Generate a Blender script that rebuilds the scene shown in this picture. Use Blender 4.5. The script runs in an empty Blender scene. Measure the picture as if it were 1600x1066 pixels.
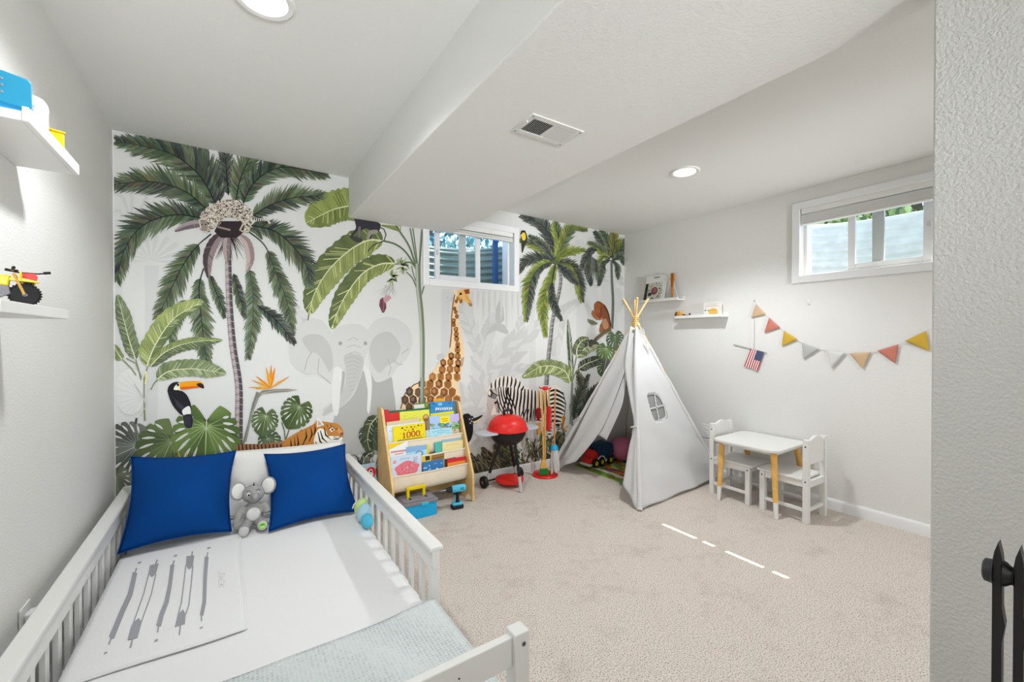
import bpy, bmesh, math, random
from math import sin, cos, pi, sqrt, atan2, radians
from mathutils import Vector, Matrix, Euler
random.seed(7)
SC = bpy.context.scene
COL = SC.collection

# ------------------------------------------------------------------ camera
FPX, YAW, PITCH, ROLL = 652.9, 0.5922, -0.0074, -0.0002
CAMP = Vector((0.549, -3.215, 1.27))
cam_d = bpy.data.cameras.new('camera'); cam = bpy.data.objects.new('camera', cam_d); COL.objects.link(cam)
cam_d.sensor_fit = 'HORIZONTAL'; cam_d.sensor_width = 36.0; cam_d.lens = 36.0*FPX/1600
cam_d.clip_start = 0.02; cam_d.clip_end = 200
_f = Vector((sin(YAW)*cos(PITCH), cos(YAW)*cos(PITCH), sin(PITCH)))
_r = Vector((cos(YAW), -sin(YAW), 0)); _u = _r.cross(_f)
cam.matrix_world = Matrix(((_r.x, _u.x, -_f.x, CAMP.x), (_r.y, _u.y, -_f.y, CAMP.y), (_r.z, _u.z, -_f.z, CAMP.z), (0, 0, 0, 1)))
SC.camera = cam

# ------------------------------------------------------------------ world, sun, exposure
W = bpy.data.worlds.new('sky'); SC.world = W; W.use_nodes = True
nt = W.node_tree; nt.nodes.clear()
_o = nt.nodes.new('ShaderNodeOutputWorld'); _b = nt.nodes.new('ShaderNodeBackground'); _s = nt.nodes.new('ShaderNodeTexSky')
_s.sky_type = 'NISHITA'; _s.sun_disc = False; _s.sun_elevation = radians(54); _s.sun_rotation = radians(105); _s.air_density = 1.0
_b.inputs['Strength'].default_value = 0.6
nt.links.new(_s.outputs[0], _b.inputs[0]); nt.links.new(_b.outputs[0], _o.inputs[0])
sun_d = bpy.data.lights.new('sun', 'SUN'); sun_d.energy = 9.0; sun_d.angle = 0.004; sun_d.color = (1, .96, .9)
sun = bpy.data.objects.new('sun', sun_d); COL.objects.link(sun)
SUN_DIR = Vector((-1, 0.264, -1.4275)).normalized()
sun.rotation_euler = (-SUN_DIR).to_track_quat('Z', 'Y').to_euler()
sun.location = (8, -4, 8)
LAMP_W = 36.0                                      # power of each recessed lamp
for _n, _p, _e, _t, _a in (('added_fill_light', (1.80, -5.1, 1.1), 8.0, None, 0), ('added_fill_light', (3.7, -5.0, 1.1), 9.0, None, 0),   # added lights without bodies behind the viewer, brighten far corner and mural
                           ('added_fill_spot', (0.85, -5.3, 1.5), 330.0, (1.3, 0, 2.25), 52), ('added_fill_spot', (2.9, -5.3, 1.5), 350.0, (3.75, 0, 2.0), 31)):
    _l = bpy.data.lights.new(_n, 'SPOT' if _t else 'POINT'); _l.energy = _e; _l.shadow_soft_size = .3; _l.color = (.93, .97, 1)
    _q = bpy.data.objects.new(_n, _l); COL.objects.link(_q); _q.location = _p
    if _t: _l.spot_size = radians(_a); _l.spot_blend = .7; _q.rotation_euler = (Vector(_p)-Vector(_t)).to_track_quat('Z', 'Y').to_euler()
SC.view_settings.view_transform = 'Standard'; SC.view_settings.look = 'None'
SC.view_settings.gamma = 1; SC.view_settings.use_curve_mapping = False
SC.view_settings.exposure = 0.34

# ------------------------------------------------------------------ helpers
def lin(v): return v/12.92 if v <= .04045 else ((v+.055)/1.055)**2.4
KALB = 1.2
def c(h, k=None):
    h = h.lstrip('#'); k = KALB if k is None else k
    return tuple(min(.87, lin(int(h[i:i+2], 16)/255)*k) for i in (0, 2, 4)) + (1,)
_mats = {}
def mat(name, col, rough=.6, var=0, vscale=8, bump=0, bscale=60, metal=0, trans=0, spec=.4, detail=3, emit=None):
    if name in _mats: return _mats[name]
    m = bpy.data.materials.new(name); m.use_nodes = True; t = m.node_tree; b = t.nodes['Principled BSDF']
    cc = c(col) if isinstance(col, str) else col
    b.inputs['Base Color'].default_value = cc; b.inputs['Roughness'].default_value = rough; b.inputs['Metallic'].default_value = metal
    b.inputs['Specular IOR Level'].default_value = spec
    if trans: b.inputs['Transmission Weight'].default_value = trans
    if emit:
        b.inputs['Emission Color'].default_value = (.94, .97, 1, 1); b.inputs['Emission Strength'].default_value = emit
    tc = t.nodes.new('ShaderNodeTexCoord')
    if var:
        n = t.nodes.new('ShaderNodeTexNoise'); n.inputs['Scale'].default_value = vscale; n.inputs['Detail'].default_value = detail
        t.links.new(tc.outputs['Object'], n.inputs['Vector'])
        r = t.nodes.new('ShaderNodeValToRGB'); r.color_ramp.elements[0].position = .3; r.color_ramp.elements[1].position = .7
        r.color_ramp.elements[0].color = tuple(max(0, x*(1-var)) for x in cc[:3]) + (1,)
        r.color_ramp.elements[1].color = tuple(min(1, x*(1+var)) for x in cc[:3]) + (1,)
        t.links.new(n.outputs['Fac'], r.inputs[0]); t.links.new(r.outputs[0], b.inputs['Base Color'])
    if bump:
        n2 = t.nodes.new('ShaderNodeTexNoise'); n2.inputs['Scale'].default_value = bscale; n2.inputs['Detail'].default_value = 4
        t.links.new(tc.outputs['Object'], n2.inputs['Vector'])
        bp = t.nodes.new('ShaderNodeBump'); bp.inputs['Strength'].default_value = bump; bp.inputs['Distance'].default_value = .01
        t.links.new(n2.outputs['Fac'], bp.inputs['Height']); t.links.new(bp.outputs[0], b.inputs['Normal'])
    _mats[name] = m; return m
def vmat(name, rough=.65, bump=0, bscale=200, spec=.3):
    """print / painted colour read from the mesh's own colour attribute"""
    if name in _mats: return _mats[name]
    m = mat(name, (.5, .5, .5, 1), rough, bump=bump, bscale=bscale, spec=spec); t = m.node_tree
    a = t.nodes.new('ShaderNodeAttribute'); a.attribute_name = 'Col'
    t.links.new(a.outputs['Color'], t.nodes['Principled BSDF'].inputs['Base Color']); return m

def translucent(m, k):
    t = m.node_tree; b = t.nodes['Principled BSDF']; o = t.nodes['Material Output']; x = t.nodes.new('ShaderNodeMixShader'); tr = t.nodes.new('ShaderNodeBsdfTranslucent')
    tr.inputs[0].default_value = b.inputs['Base Color'].default_value; x.inputs[0].default_value = k
    t.links.new(b.outputs[0], x.inputs[1]); t.links.new(tr.outputs[0], x.inputs[2]); t.links.new(x.outputs[0], o.inputs[0]); return m
class MB:
    """collects geometry for one mesh object"""
    def __init__(s): s.v = []; s.f = []; s.c = []
    def add(s, vs, fs, col=None):
        n = len(s.v); s.v += [tuple(v) for v in vs]; s.f += [tuple(i+n for i in f) for f in fs]; s.c += [col]*len(fs); return s
    def box(s, x0, x1, y0, y1, z0, z1, M=None, col=None):
        vs = [Vector((x, y, z)) for z in (z0, z1) for y in (y0, y1) for x in (x0, x1)]
        if M: vs = [M @ v for v in vs]
        return s.add(vs, [(0, 2, 3, 1), (4, 5, 7, 6), (0, 1, 5, 4), (2, 6, 7, 3), (0, 4, 6, 2), (1, 3, 7, 5)], col)
    def cbox(s, cx, cy, cz, sx, sy, sz, M=None, col=None): return s.box(cx-sx/2, cx+sx/2, cy-sy/2, cy+sy/2, cz-sz/2, cz+sz/2, M, col)
    def tube(s, pts, r, n=10, cap=True, col=None, closed=False):
        pts = [Vector(p) for p in pts]; R = r if isinstance(r, (list, tuple)) else [r]*len(pts); vs = []; m = len(pts); up = None
        for i, p in enumerate(pts):
            a = pts[i-1] if (i > 0 or closed) else p; b = pts[(i+1) % m] if (i < m-1 or closed) else p
            d = (b-a).normalized()
            if up is None: up = d.orthogonal().normalized()
            up = (up - d*up.dot(d)).normalized(); w = d.cross(up)
            for k in range(n): t = 2*pi*k/n; vs.append(p + (up*cos(t)+w*sin(t))*R[i])
        fs = [(i*n+k, i*n+(k+1) % n, ((i+1) % m)*n+(k+1) % n, ((i+1) % m)*n+k) for i in range(m if closed else m-1) for k in range(n)]
        if cap and not closed: fs += [tuple(reversed(range(n))), tuple((m-1)*n+k for k in range(n))]
        return s.add(vs, fs, col)
    def lathe(s, prof, n=24, M=None, col=None, a0=0, a1=2*pi):
        """prof: (radius, height) list turned about Z"""
        full = abs(a1-a0-2*pi) < 1e-6; k = n if full else n+1; vs = []
        for (r, z) in prof:
            for j in range(k): a = a0+(a1-a0)*j/n; vs.append(Vector((r*cos(a), r*sin(a), z)))
        if M: vs = [M @ v for v in vs]
        fs = [(i*k+j, i*k+(j+1) % k, (i+1)*k+(j+1) % k, (i+1)*k+j) for i in range(len(prof)-1) for j in range(n)]
        if full and prof[0][0] > 1e-6: fs.append(tuple(reversed(range(k))))
        if full and prof[-1][0] > 1e-6: fs.append(tuple((len(prof)-1)*k+j for j in range(k)))
        return s.add(vs, fs, col)
    def prism(s, poly, h0, h1, M=None, col=None):
        """poly in local XY, extruded along Z"""
        n = len(poly); vs = [Vector((p[0], p[1], h0)) for p in poly]+[Vector((p[0], p[1], h1)) for p in poly]
        if M: vs = [M @ v for v in vs]
        return s.add(vs, [tuple(reversed(range(n))), tuple(range(n, 2*n))]+[(i, (i+1) % n, n+(i+1) % n, n+i) for i in range(n)], col)
    def grid(s, fn, nu, nv, col=None, two=0):
        vs = [Vector(fn(i/nu, j/nv)) for j in range(nv+1) for i in range(nu+1)]
        return s.add(vs, [(j*(nu+1)+i, j*(nu+1)+i+1, (j+1)*(nu+1)+i+1, (j+1)*(nu+1)+i) for j in range(nv) for i in range(nu)], col)
    def ball(s, cx, cy, cz, rx, ry=None, rz=None, n=18, M=None, col=None):
        ry = rx if ry is None else ry; rz = rx if rz is None else rz; m = n//2; vs = []
        for i in range(m+1):
            t = pi*i/m
            for j in range(n): a = 2*pi*j/n; vs.append(Vector((cx+rx*sin(t)*cos(a), cy+ry*sin(t)*sin(a), cz-rz*cos(t))))
        if M: vs = [M @ v for v in vs]
        return s.add(vs, [(i*n+j, i*n+(j+1) % n, (i+1)*n+(j+1) % n, (i+1)*n+j) for i in range(m) for j in range(n)], col)
    def poly(s, pts, col=None): return s.add(pts, [tuple(range(len(pts)))], col)
    def mesh(s, name, m, smooth=35):
        me = bpy.data.meshes.new(name); me.from_pydata(s.v, [], s.f)
        if any(x is not None for x in s.c):
            a = me.color_attributes.new('Col', 'FLOAT_COLOR', 'CORNER'); buf = []
            for f, cc in zip(s.f, s.c): buf += list(cc or (.5, .5, .5, 1))*len(f)
            a.data.foreach_set('color', buf)
        me.materials.append(m)
        if smooth:
            me.polygons.foreach_set('use_smooth', [True]*len(me.polygons)); me.update()
            me.set_sharp_from_angle(angle=radians(smooth))
        me.update(); return me
    def build(s, name, m, parent=None, bevel=0, smooth=35, solid=0, seg=2, sub=0):
        bm = s.mesh(name, m, smooth)
        o = bpy.data.objects.new(name, bm); COL.objects.link(o)
        if parent is not None: o.parent = parent
        if solid:
            q = o.modifiers.new('s', 'SOLIDIFY'); q.thickness = solid; q.offset = 0
        if bevel:
            q = o.modifiers.new('b', 'BEVEL'); q.width = bevel; q.segments = seg; q.limit_method = 'ANGLE'; q.angle_limit = radians(40)
        if sub:
            q = o.modifiers.new('u', 'SUBSURF'); q.levels = sub; q.render_levels = sub
        return o
def tag(o, label=None, cat=None, group=None, kind=None):
    if label: o['label'] = label
    if cat: o['category'] = cat
    if group: o['group'] = group
    if kind: o['kind'] = kind
    return o
def thing(name, label, cat, loc=(0, 0, 0), rz=0, group=None, rot=None):
    o = bpy.data.objects.new(name, None); COL.objects.link(o); o.location = loc
    o.rotation_euler = rot if rot else (0, 0, rz); o.empty_display_size = .05
    return tag(o, label, cat, group)
def struct(o, label=None): o['kind'] = 'structure'; return tag(o, label)
def copy_tree(o, parent=None):
    n = o.copy(); COL.objects.link(n)
    if parent is not None: n.parent = parent; n.matrix_parent_inverse = o.matrix_parent_inverse
    for ch in list(o.children): copy_tree(ch, n)
    return n
def ray(x, y): return _f + _r*((x-800)/FPX) - _u*((y-533)/FPX)
def on(x, y, ax, v):
    """where the sight line measured at (x, y) meets the plane axis ax = v"""
    d = ray(x, y); return CAMP + d*((v-CAMP[ax])/d[ax])
def spl(pts, n=8):
    """smooth curve through the points"""
    P = [Vector(p) for p in pts]; out = []
    if len(P) == 2: return [P[0].lerp(P[1], i/n) for i in range(n+1)]
    for i in range(len(P)-1):
        p0 = P[max(i-1, 0)]; p1 = P[i]; p2 = P[i+1]; p3 = P[min(i+2, len(P)-1)]
        for k in range(n):
            t = k/n; out.append(.5*((2*p1)+(p2-p0)*t+(2*p0-5*p1+4*p2-p3)*t*t+(3*p1-p0-3*p2+p3)*t**3))
    out.append(P[-1]); return out
def roundrect(w, h, r, n=5, cx=0, cy=0):
    out = []
    for (sx, sy, a) in ((1, 1, 0), (-1, 1, pi/2), (-1, -1, pi), (1, -1, 3*pi/2)):
        for k in range(n+1): t = a+pi/2*k/n; out.append((cx+sx*(w/2-r)+r*cos(t), cy+sy*(h/2-r)+r*sin(t)))
    return out
def RX(a): return Matrix.Rotation(a, 4, 'X')
def RY(a): return Matrix.Rotation(a, 4, 'Y')
def RZ(a): return Matrix.Rotation(a, 4, 'Z')
def T(x, y, z): return Matrix.Translation((x, y, z))
FONT5 = {  # stroke letters on a 4 x 6 cell
 '0': [[(1, 0), (3, 0), (4, 1.5), (4, 4.5), (3, 6), (1, 6), (0, 4.5), (0, 1.5), (1, 0)]], '1': [[(.8, 4.6), (2.2, 6), (2.2, 0)], [(.8, 0), (3.4, 0)]],
 'J': [[(3, 6), (3, 1.2), (2, 0), (1, 0), (0, 1.2)], [(1.5, 6), (4, 6)]], 'A': [[(0, 0), (2, 6), (4, 0)], [(.8, 2.2), (3.2, 2.2)]],
 'C': [[(4, 5), (3, 6), (1, 6), (0, 4.5), (0, 1.5), (1, 0), (3, 0), (4, 1)]], 'K': [[(0, 0), (0, 6)], [(4, 6), (0, 2.6)], [(1.4, 3.6), (4, 0)]],
}
def stroke(pts, w):
    """outline polygon(s) of a poly-line of width w (2-D)"""
    P = [Vector((p[0], p[1])) for p in pts]; L = []; R = []
    for i, p in enumerate(P):
        d = (P[min(i+1, len(P)-1)]-P[max(i-1, 0)]); d = d.normalized() if d.length > 1e-9 else Vector((1, 0)); n = Vector((-d.y, d.x))
        ww = w(i/(len(P)-1)) if callable(w) else w
        L.append(p+n*ww/2); R.append(p-n*ww/2)
    return L, R
class Print:
    """flat print: 2-D polygons with colours, laid on a surface through a map (u, v, lift) -> point; each layer lifts a hair"""
    def __init__(s, fn, lift=.0004, step=4e-6): s.fn = fn; s.mb = MB(); s.z = lift; s.step = step; s.clip = None
    def up(s, d=.00025): s.z += d
    def poly(s, pts, col, k=None):
        if len(pts) < 3: return
        s.z += s.step
        if s.clip:
            pts = s.clip([Vector((p[0], p[1])) for p in pts])
            if len(pts) < 3: return
        s.mb.add([s.fn(p[0], p[1], s.z) for p in pts], [tuple(range(len(pts)))], c(col, k) if isinstance(col, str) else col)
    def line(s, pts, w, col):
        L, R = stroke(pts, w); 
        s.z += s.step
        for i in range(len(L)-1):
            q = [L[i], L[i+1], R[i+1], R[i]]
            if s.clip: q = s.clip(q)
            if len(q) > 2: s.mb.add([s.fn(p[0], p[1], s.z) for p in q], [tuple(range(len(q)))], c(col) if isinstance(col, str) else col)
    def ell(s, cx, cy, rx, ry, col, n=14, rot=0):
        s.poly([(cx+rx*cos(t)*cos(rot)-ry*sin(t)*sin(rot), cy+rx*cos(t)*sin(rot)+ry*sin(t)*cos(rot)) for t in [2*pi*i/n for i in range(n)]], col)
    def text(s, txt, x, y, h, w, col, sw, flip=1, adv=1.45):
        """x, y: lower left; flip = -1 for a y axis pointing down"""
        for ch in txt:
            for st in FONT5.get(ch, []): s.line([(x+p[0]/4*w, y+flip*p[1]/6*h) for p in st], sw, col)
            x += w*adv
    def build(s, name, m, parent): return s.mb.build(name, m, parent, smooth=0)
def mix(a, b, t): return tuple(a[i]*(1-t)+b[i]*t for i in range(3)) + (1,)

# ------------------------------------------------------------------ shared materials
M_wall = mat('wall_paint', '#d9d8d5', .85, bump=.22, bscale=130, spec=.2)
M_wall2 = mat('wall_paint_textured_shaded', '#c6c5c1', .85, bump=.45, bscale=135, spec=.2)  # same paint as the other walls, with its shade put into the colour
M_ceil = mat('ceiling_paint', '#dcdbd8', .9, bump=.15, bscale=110, spec=.15)
M_trim = mat('white_trim_paint', '#e4e3e0', .45, spec=.4)
M_white = mat('white_lacquer', '#dcdbd8', .38, spec=.45)
M_whitem = mat('white_matt', '#e2e1de', .7)
M_pine = mat('pale_pine', '#d9b67c', .5, var=.12, vscale=14)
M_beech = mat('warm_beech', '#d9a95c', .45, var=.1, vscale=18)
M_black = mat('black_plastic', '#141416', .45)
M_blackm = mat('black_metal', '#111113', .38, spec=.5)
M_red = mat('red_plastic', '#d5251f', .35)
M_dkred = mat('dark_red_felt', '#8e1014', .8)
M_yel = mat('yellow_plastic', '#f2c400', .35)
M_grey = mat('grey_plastic', '#7d7a80', .5)
M_lgrey = mat('light_grey_plastic', '#b9b9b9', .45)
M_cyan = mat('cyan_plastic', '#1ba3d6', .35)
M_metal = mat('zinc_metal', '#9aa3a8', .35, metal=.8)
M_gold = mat('gold_anodised', '#c9a050', .35, metal=.3)
M_canvas = mat('white_canvas', '#e6e5e3', .9, bump=.15, bscale=300, spec=.1)
translucent(M_canvas, .24)
M_screw = mat('dark_screw', '#2a2a2c', .5)
# ================================================================== ROOM SHELL
RW, H1, H2, HS, XS, XE = 4.242, 2.441, 2.428, 2.150, 1.269, 2.093
YB = -5.6                                           # front wall, behind the camera
# floor: carpet
def carpet_mat():
    m = bpy.data.materials.new('beige_carpet'); m.use_nodes = True; t = m.node_tree; b = t.nodes['Principled BSDF']
    b.inputs['Roughness'].default_value = 1; b.inputs['Specular IOR Level'].default_value = .05
    tc = t.nodes.new('ShaderNodeTexCoord')
    def noise(sc, det=3, ro=.6):
        n = t.nodes.new('ShaderNodeTexNoise'); n.inputs['Scale'].default_value = sc; n.inputs['Detail'].default_value = det; n.inputs['Roughness'].default_value = ro
        t.links.new(tc.outputs['Object'], n.inputs['Vector']); return n
    n1 = noise(165, 3, .8); n2 = noise(3.6, 3, .55); n3 = noise(14, 4, .65)
    r1 = t.nodes.new('ShaderNodeValToRGB'); e = r1.color_ramp.elements
    e[0].position = .36; e[0].color = c('#6f655c'); e[1].position = .47; e[1].color = c('#d0c5bb')
    x = r1.color_ramp.elements.new(.62); x.color = c('#ddd4cb')
    t.links.new(n1.outputs['Fac'], r1.inputs[0])
    r2 = t.nodes.new('ShaderNodeValToRGB'); e = r2.color_ramp.elements
    e[0].position = .32; e[0].color = (.85, .835, .825, 1); e[1].position = .49; e[1].color = (1, 1, 1, 1)
    ad = t.nodes.new('ShaderNodeMath'); ad.operation = 'ADD'
    m3 = t.nodes.new('ShaderNodeMath'); m3.operation = 'MULTIPLY'; m3.inputs[1].default_value = .5
    m4 = t.nodes.new('ShaderNodeMath'); m4.operation = 'MULTIPLY'; m4.inputs[1].default_value = .5
    t.links.new(n2.outputs['Fac'], m3.inputs[0]); t.links.new(n3.outputs['Fac'], m4.inputs[0])
    t.links.new(m3.outputs[0], ad.inputs[0]); t.links.new(m4.outputs[0], ad.inputs[1]); t.links.new(ad.outputs[0], r2.inputs[0])
    mx = t.nodes.new('ShaderNodeMix'); mx.data_type = 'RGBA'; mx.blend_type = 'MULTIPLY'; mx.inputs[0].default_value = 1
    t.links.new(r1.outputs[0], mx.inputs[6]); t.links.new(r2.outputs[0], mx.inputs[7]); t.links.new(mx.outputs[2], b.inputs['Base Color'])
    bp = t.nodes.new('ShaderNodeBump'); bp.inputs['Strength'].default_value = .8; bp.inputs['Distance'].default_value = .005
    t.links.new(n1.outputs['Fac'], bp.inputs['Height']); t.links.new(bp.outputs[0], b.inputs['Normal'])
    return m
struct(MB().box(0, RW, YB, 0, -.12, 0).build('floor', carpet_mat(), smooth=0), 'beige cut-pile carpet over the whole room')
# walls
wb = MB(); OX0, OX1, OZ0, OZ1 = 1.890, 2.732, 1.748, 2.245     # opening of the back window
wb.box(-.2, OX0, 0, .2, -.12, 2.75); wb.box(OX1, RW+.2, 0, .2, -.12, 2.75); wb.box(OX0, OX1, 0, .2, -.12, OZ0); wb.box(OX0, OX1, 0, .2, OZ1, 2.75)
wall_back = struct(wb.build('wall_back', M_wall, smooth=0), 'white back wall covered with a jungle animal mural')
wr = MB(); PY0, PY1 = -2.600, -1.757                            # opening of the right window
wr.box(RW, RW+.2, YB-.2, PY0, -.12, 2.75); wr.box(RW, RW+.2, PY1, 0, -.12, 2.75); wr.box(RW, RW+.2, PY0, PY1, -.12, OZ0); wr.box(RW, RW+.2, PY0, PY1, OZ1+.03, 2.75)
struct(wr.build('wall_right', M_wall, smooth=0), 'white right wall with small window, shelves and bunting')
struct(MB().box(-.2, 0, YB-.2, 0, -.12, 2.75).build('wall_left', M_wall, smooth=0), 'white left wall with picture-ledge shelves')
struct(MB().box(0, RW, YB-.2, YB, -.12, 2.75).build('wall_front', M_wall, smooth=0), 'white wall behind the viewer')
struct(MB().box(1.98, XE, YB, -2.938, 0, HS+.01).build('wall_partition', M_wall2, bevel=.004, smooth=0), 'near end of textured white partition wall, shade put into its grey tone, under the dropped ceiling beam')
cl = MB().box(0, XS, YB, 0, H1, 2.75)
ceiling = struct(cl.build('ceiling', M_ceil, smooth=0), 'white ceiling above the bed')
struct(MB().box(XE, RW, YB, 0, H2, 2.75).build('raised_ceiling', M_ceil, ceiling, smooth=0), 'white ceiling over the play area')
struct(MB().box(XS, XE, YB, 0, HS, 2.74).build('soffit', M_ceil, ceiling, bevel=.006, smooth=0), 'dropped white beam casing across the ceiling')
def board(poly, axis, a0, a1, name, lab=None):
    """baseboard profile (depth, height) run along an axis"""
    m = MB()
    if axis == 'x': M = Matrix(((0, 0, 1, 0), (-1, 0, 0, 0), (0, 1, 0, 0), (0, 0, 0, 1)))
    else: M = Matrix(((-1, 0, 0, RW), (0, 0, 1, 0), (0, 1, 0, 0), (0, 0, 0, 1)))
    m.prism(poly, a0, a1, M); return struct(m.build(name, M_trim, smooth=30), lab)
BP = [(0, 0), (.016, 0), (.016, .062), (.012, .072), (.006, .080), (0, .080)]
board(BP, 'x', 0, RW, 'baseboard_back'); board(BP, 'y', YB, 0, 'baseboard_right')
m = MB(); m.prism(BP, YB, 0, Matrix(((1, 0, 0, 0), (0, 0, 1, 0), (0, 1, 0, 0), (0, 0, 0, 1)))); struct(m.build('baseboard_left', M_trim, smooth=30))

# ------------------------------------------------------------------ windows
M_vinyl = mat('white_vinyl', '#e6e6e4', .35); M_alu = mat('pale_grey_vinyl', '#c6c4c4', .4)
def glass_mat():
    m = bpy.data.materials.new('window_glass'); m.use_nodes = True; t = m.node_tree; t.nodes.clear()
    o = t.nodes.new('ShaderNodeOutputMaterial'); a = t.nodes.new('ShaderNodeBsdfTransparent'); g = t.nodes.new('ShaderNodeBsdfGlossy'); x = t.nodes.new('ShaderNodeMixShader')
    lw = t.nodes.new('ShaderNodeLayerWeight'); pw = t.nodes.new('ShaderNodeMath'); pw.operation = 'POWER'; pw.inputs[1].default_value = 4; ma = t.nodes.new('ShaderNodeMath'); ma.operation = 'MULTIPLY_ADD'; ma.inputs[1].default_value = .6; ma.inputs[2].default_value = .05
    a.inputs[0].default_value = (.93, .97, .96, 1); g.inputs['Roughness'].default_value = .02
    t.links.new(lw.outputs['Facing'], pw.inputs[0]); t.links.new(pw.outputs[0], ma.inputs[0]); t.links.new(ma.outputs[0], x.inputs[0])
    t.links.new(a.outputs[0], x.inputs[1]); t.links.new(g.outputs[0], x.inputs[2]); t.links.new(x.outputs[0], o.inputs[0]); return m
M_glass = glass_mat()
def rectframe(mb, u0, u1, v0, v1, w, d0, d1, mp):
    """four bars of a frame; mp(u, v, d) -> point"""
    for (a, b, e, f) in ((u0, u0+w, v0, v1), (u1-w, u1, v0, v1), (u0+w, u1-w, v0, v0+w), (u0+w, u1-w, v1-w, v1)):
        vs = [mp(u, v, d) for d in (d0, d1) for v in (e, f) for u in (a, b)]
        mb.add(vs, [(0, 2, 3, 1), (4, 5, 7, 6), (0, 1, 5, 4), (2, 6, 7, 3), (0, 4, 6, 2), (1, 3, 7, 5)])
    return mb
def window(name, mp, u0, u1, z0, z1, s0, s1, k0, k1, lab):
    """slider window: mp(u, z, depth); s0..s1 inner sash, k0..k1 stile of the outer sash"""
    root = struct(thing(name, lab, None)); 
    rectframe(MB(), u0-.052, u1+.052, z0-.050, z1+.050, .055, -.016, .002, mp).build('casing', M_trim, root, bevel=.003)
    rectframe(MB(), u0, u1, z0, z1, .022, .07, .16, mp).build('jamb_frame', M_vinyl, root, bevel=.002)
    f = rectframe(MB(), s0, s1, z0+.018, z1-.018, .045, .085, .108, mp).build('inner_sash', M_vinyl, root, bevel=.003)
    MB().poly([mp(s0+.04, z0+.05, .097), mp(s1-.04, z0+.05, .097), mp(s1-.04, z1-.05, .097), mp(s0+.04, z1-.05, .097)]).build('pane', M_glass, f, smooth=0)
    vs = [mp(u, v, d) for d in (.118, .142) for v in (z0+.02, z1-.02) for u in (k0, k1)]
    st = MB().add(vs, [(0, 2, 3, 1), (4, 5, 7, 6), (0, 1, 5, 4), (2, 6, 7, 3), (0, 4, 6, 2), (1, 3, 7, 5)]).build('outer_stile', M_alu, root, bevel=.002)
    for (a, b) in ((u0+.02, k0+.005), (k1-.005, u1-.02)):
        MB().poly([mp(a, z0+.02, .13), mp(b, z0+.02, .13), mp(b, z1-.02, .13), mp(a, z1-.02, .13)]).build('pane', M_glass, root, smooth=0)
    MB().add([mp(s0+a, .5*(z0+z1)+b, d) for d in (.074, .09) for b in (-.02, .02) for a in (.012, .026)], [(0, 2, 3, 1), (4, 5, 7, 6), (0, 1, 5, 4), (2, 6, 7, 3), (0, 4, 6, 2), (1, 3, 7, 5)]).build('sash_lock', M_alu, root, bevel=.002)
    return root
window('window_1', lambda u, v, d: Vector((u, d, v)), OX0, OX1, OZ0, OZ1, 1.985, 2.425, 2.232, 2.296, 'small white sliding basement window in the mural wall')
window('window_2', lambda u, v, d: Vector((RW+d, u, v)), PY0, PY1, OZ0, OZ1+.03, -2.485, -2.035, -2.234, -2.167, 'small white sliding basement window in the right wall')
# raised mini blinds: head rail, packed slats, bottom rail
def blind(name, lab, mp, u0, u1, zt, drop, n):
    r = thing(name, lab, 'blind'); q = [(0, 2, 3, 1), (4, 5, 7, 6), (0, 1, 5, 4), (2, 6, 7, 3), (0, 4, 6, 2), (1, 3, 7, 5)]
    def bar(nm, a, b, d0, d1, bv): return MB().add([mp(u, v, d) for d in (d0, d1) for v in (a, b) for u in (u0, u1)], q).build(nm, M_white, r, bevel=bv)
    bar('head_rail', zt-.042, zt, -.004, .040, .004)
    zz = zt-.05
    for i in range(n): bar('slat', zz-.0038, zz, -.002 if i % 2 else .0, .032, 0); zz -= drop
    bar('bottom_rail', zz-.014, zz-.001, -.004, .036, .003)
    return r
blind('window_blind', 'white mini blind raised to the top of the right window', lambda u, v, d: Vector((RW+d, u, v)), PY0+.01, PY1-.008, OZ1+.028, .0052, 12)
blind('window_blind', 'white mini blind raised under the beam in the mural wall window', lambda u, v, d: Vector((u, d, v)), OX0+.01, OX1-.01, OZ1-.002, .0052, 4)

# ------------------------------------------------------------------ outside the windows: corrugated wells, soil, trees
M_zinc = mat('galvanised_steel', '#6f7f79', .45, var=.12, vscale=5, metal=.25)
M_zinc2 = mat('galvanised_steel_lit_tone', '#d0d7da', .5, var=.12, vscale=9, metal=.05)  # paler copy of the same steel, outdoor brightness put into the colour
def well(name, lab, cx, cy, ang, rx, ry, z0, z1, m):
    w = MB()
    def fn(a, b):
        t = -pi/2 + pi*a; z = z0+(z1-z0)*b; k = 1+.018*sin(2*pi*z/.068)
        p = Vector((rx*sin(t)*k, ry*cos(t)*k, z)); return RZ(ang) @ p + Vector((cx, cy, 0))
    w.grid(fn, 40, 96)
    o = tag(w.build(name, m, None, smooth=60), lab, 'window well')
    return o
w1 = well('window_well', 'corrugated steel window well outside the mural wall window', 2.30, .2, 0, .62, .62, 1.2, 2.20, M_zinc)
MB().tube([RZ(0) @ Vector((.64*sin(-pi/2+pi*i/24), .64*cos(-pi/2+pi*i/24), 2.20)) + Vector((2.30, .2, 0)) for i in range(25)], .02, 8).build('rim', M_zinc, w1)
q = on(774, 400, 1, .30); MB().box(q.x-.034, q.x+.026, .285, .305, 1.25, 2.26).build('edge_flange', mat('blue_steel', '#184f86', .4, var=.3, vscale=3, metal=.1), w1, bevel=.003)
w2 = well('window_well', 'corrugated steel window well, daylight put into its pale colour, outside the right wall window', RW+.2, -2.2, -pi/2, .66, .55, 1.2, 2.24, M_zinc2)
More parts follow.
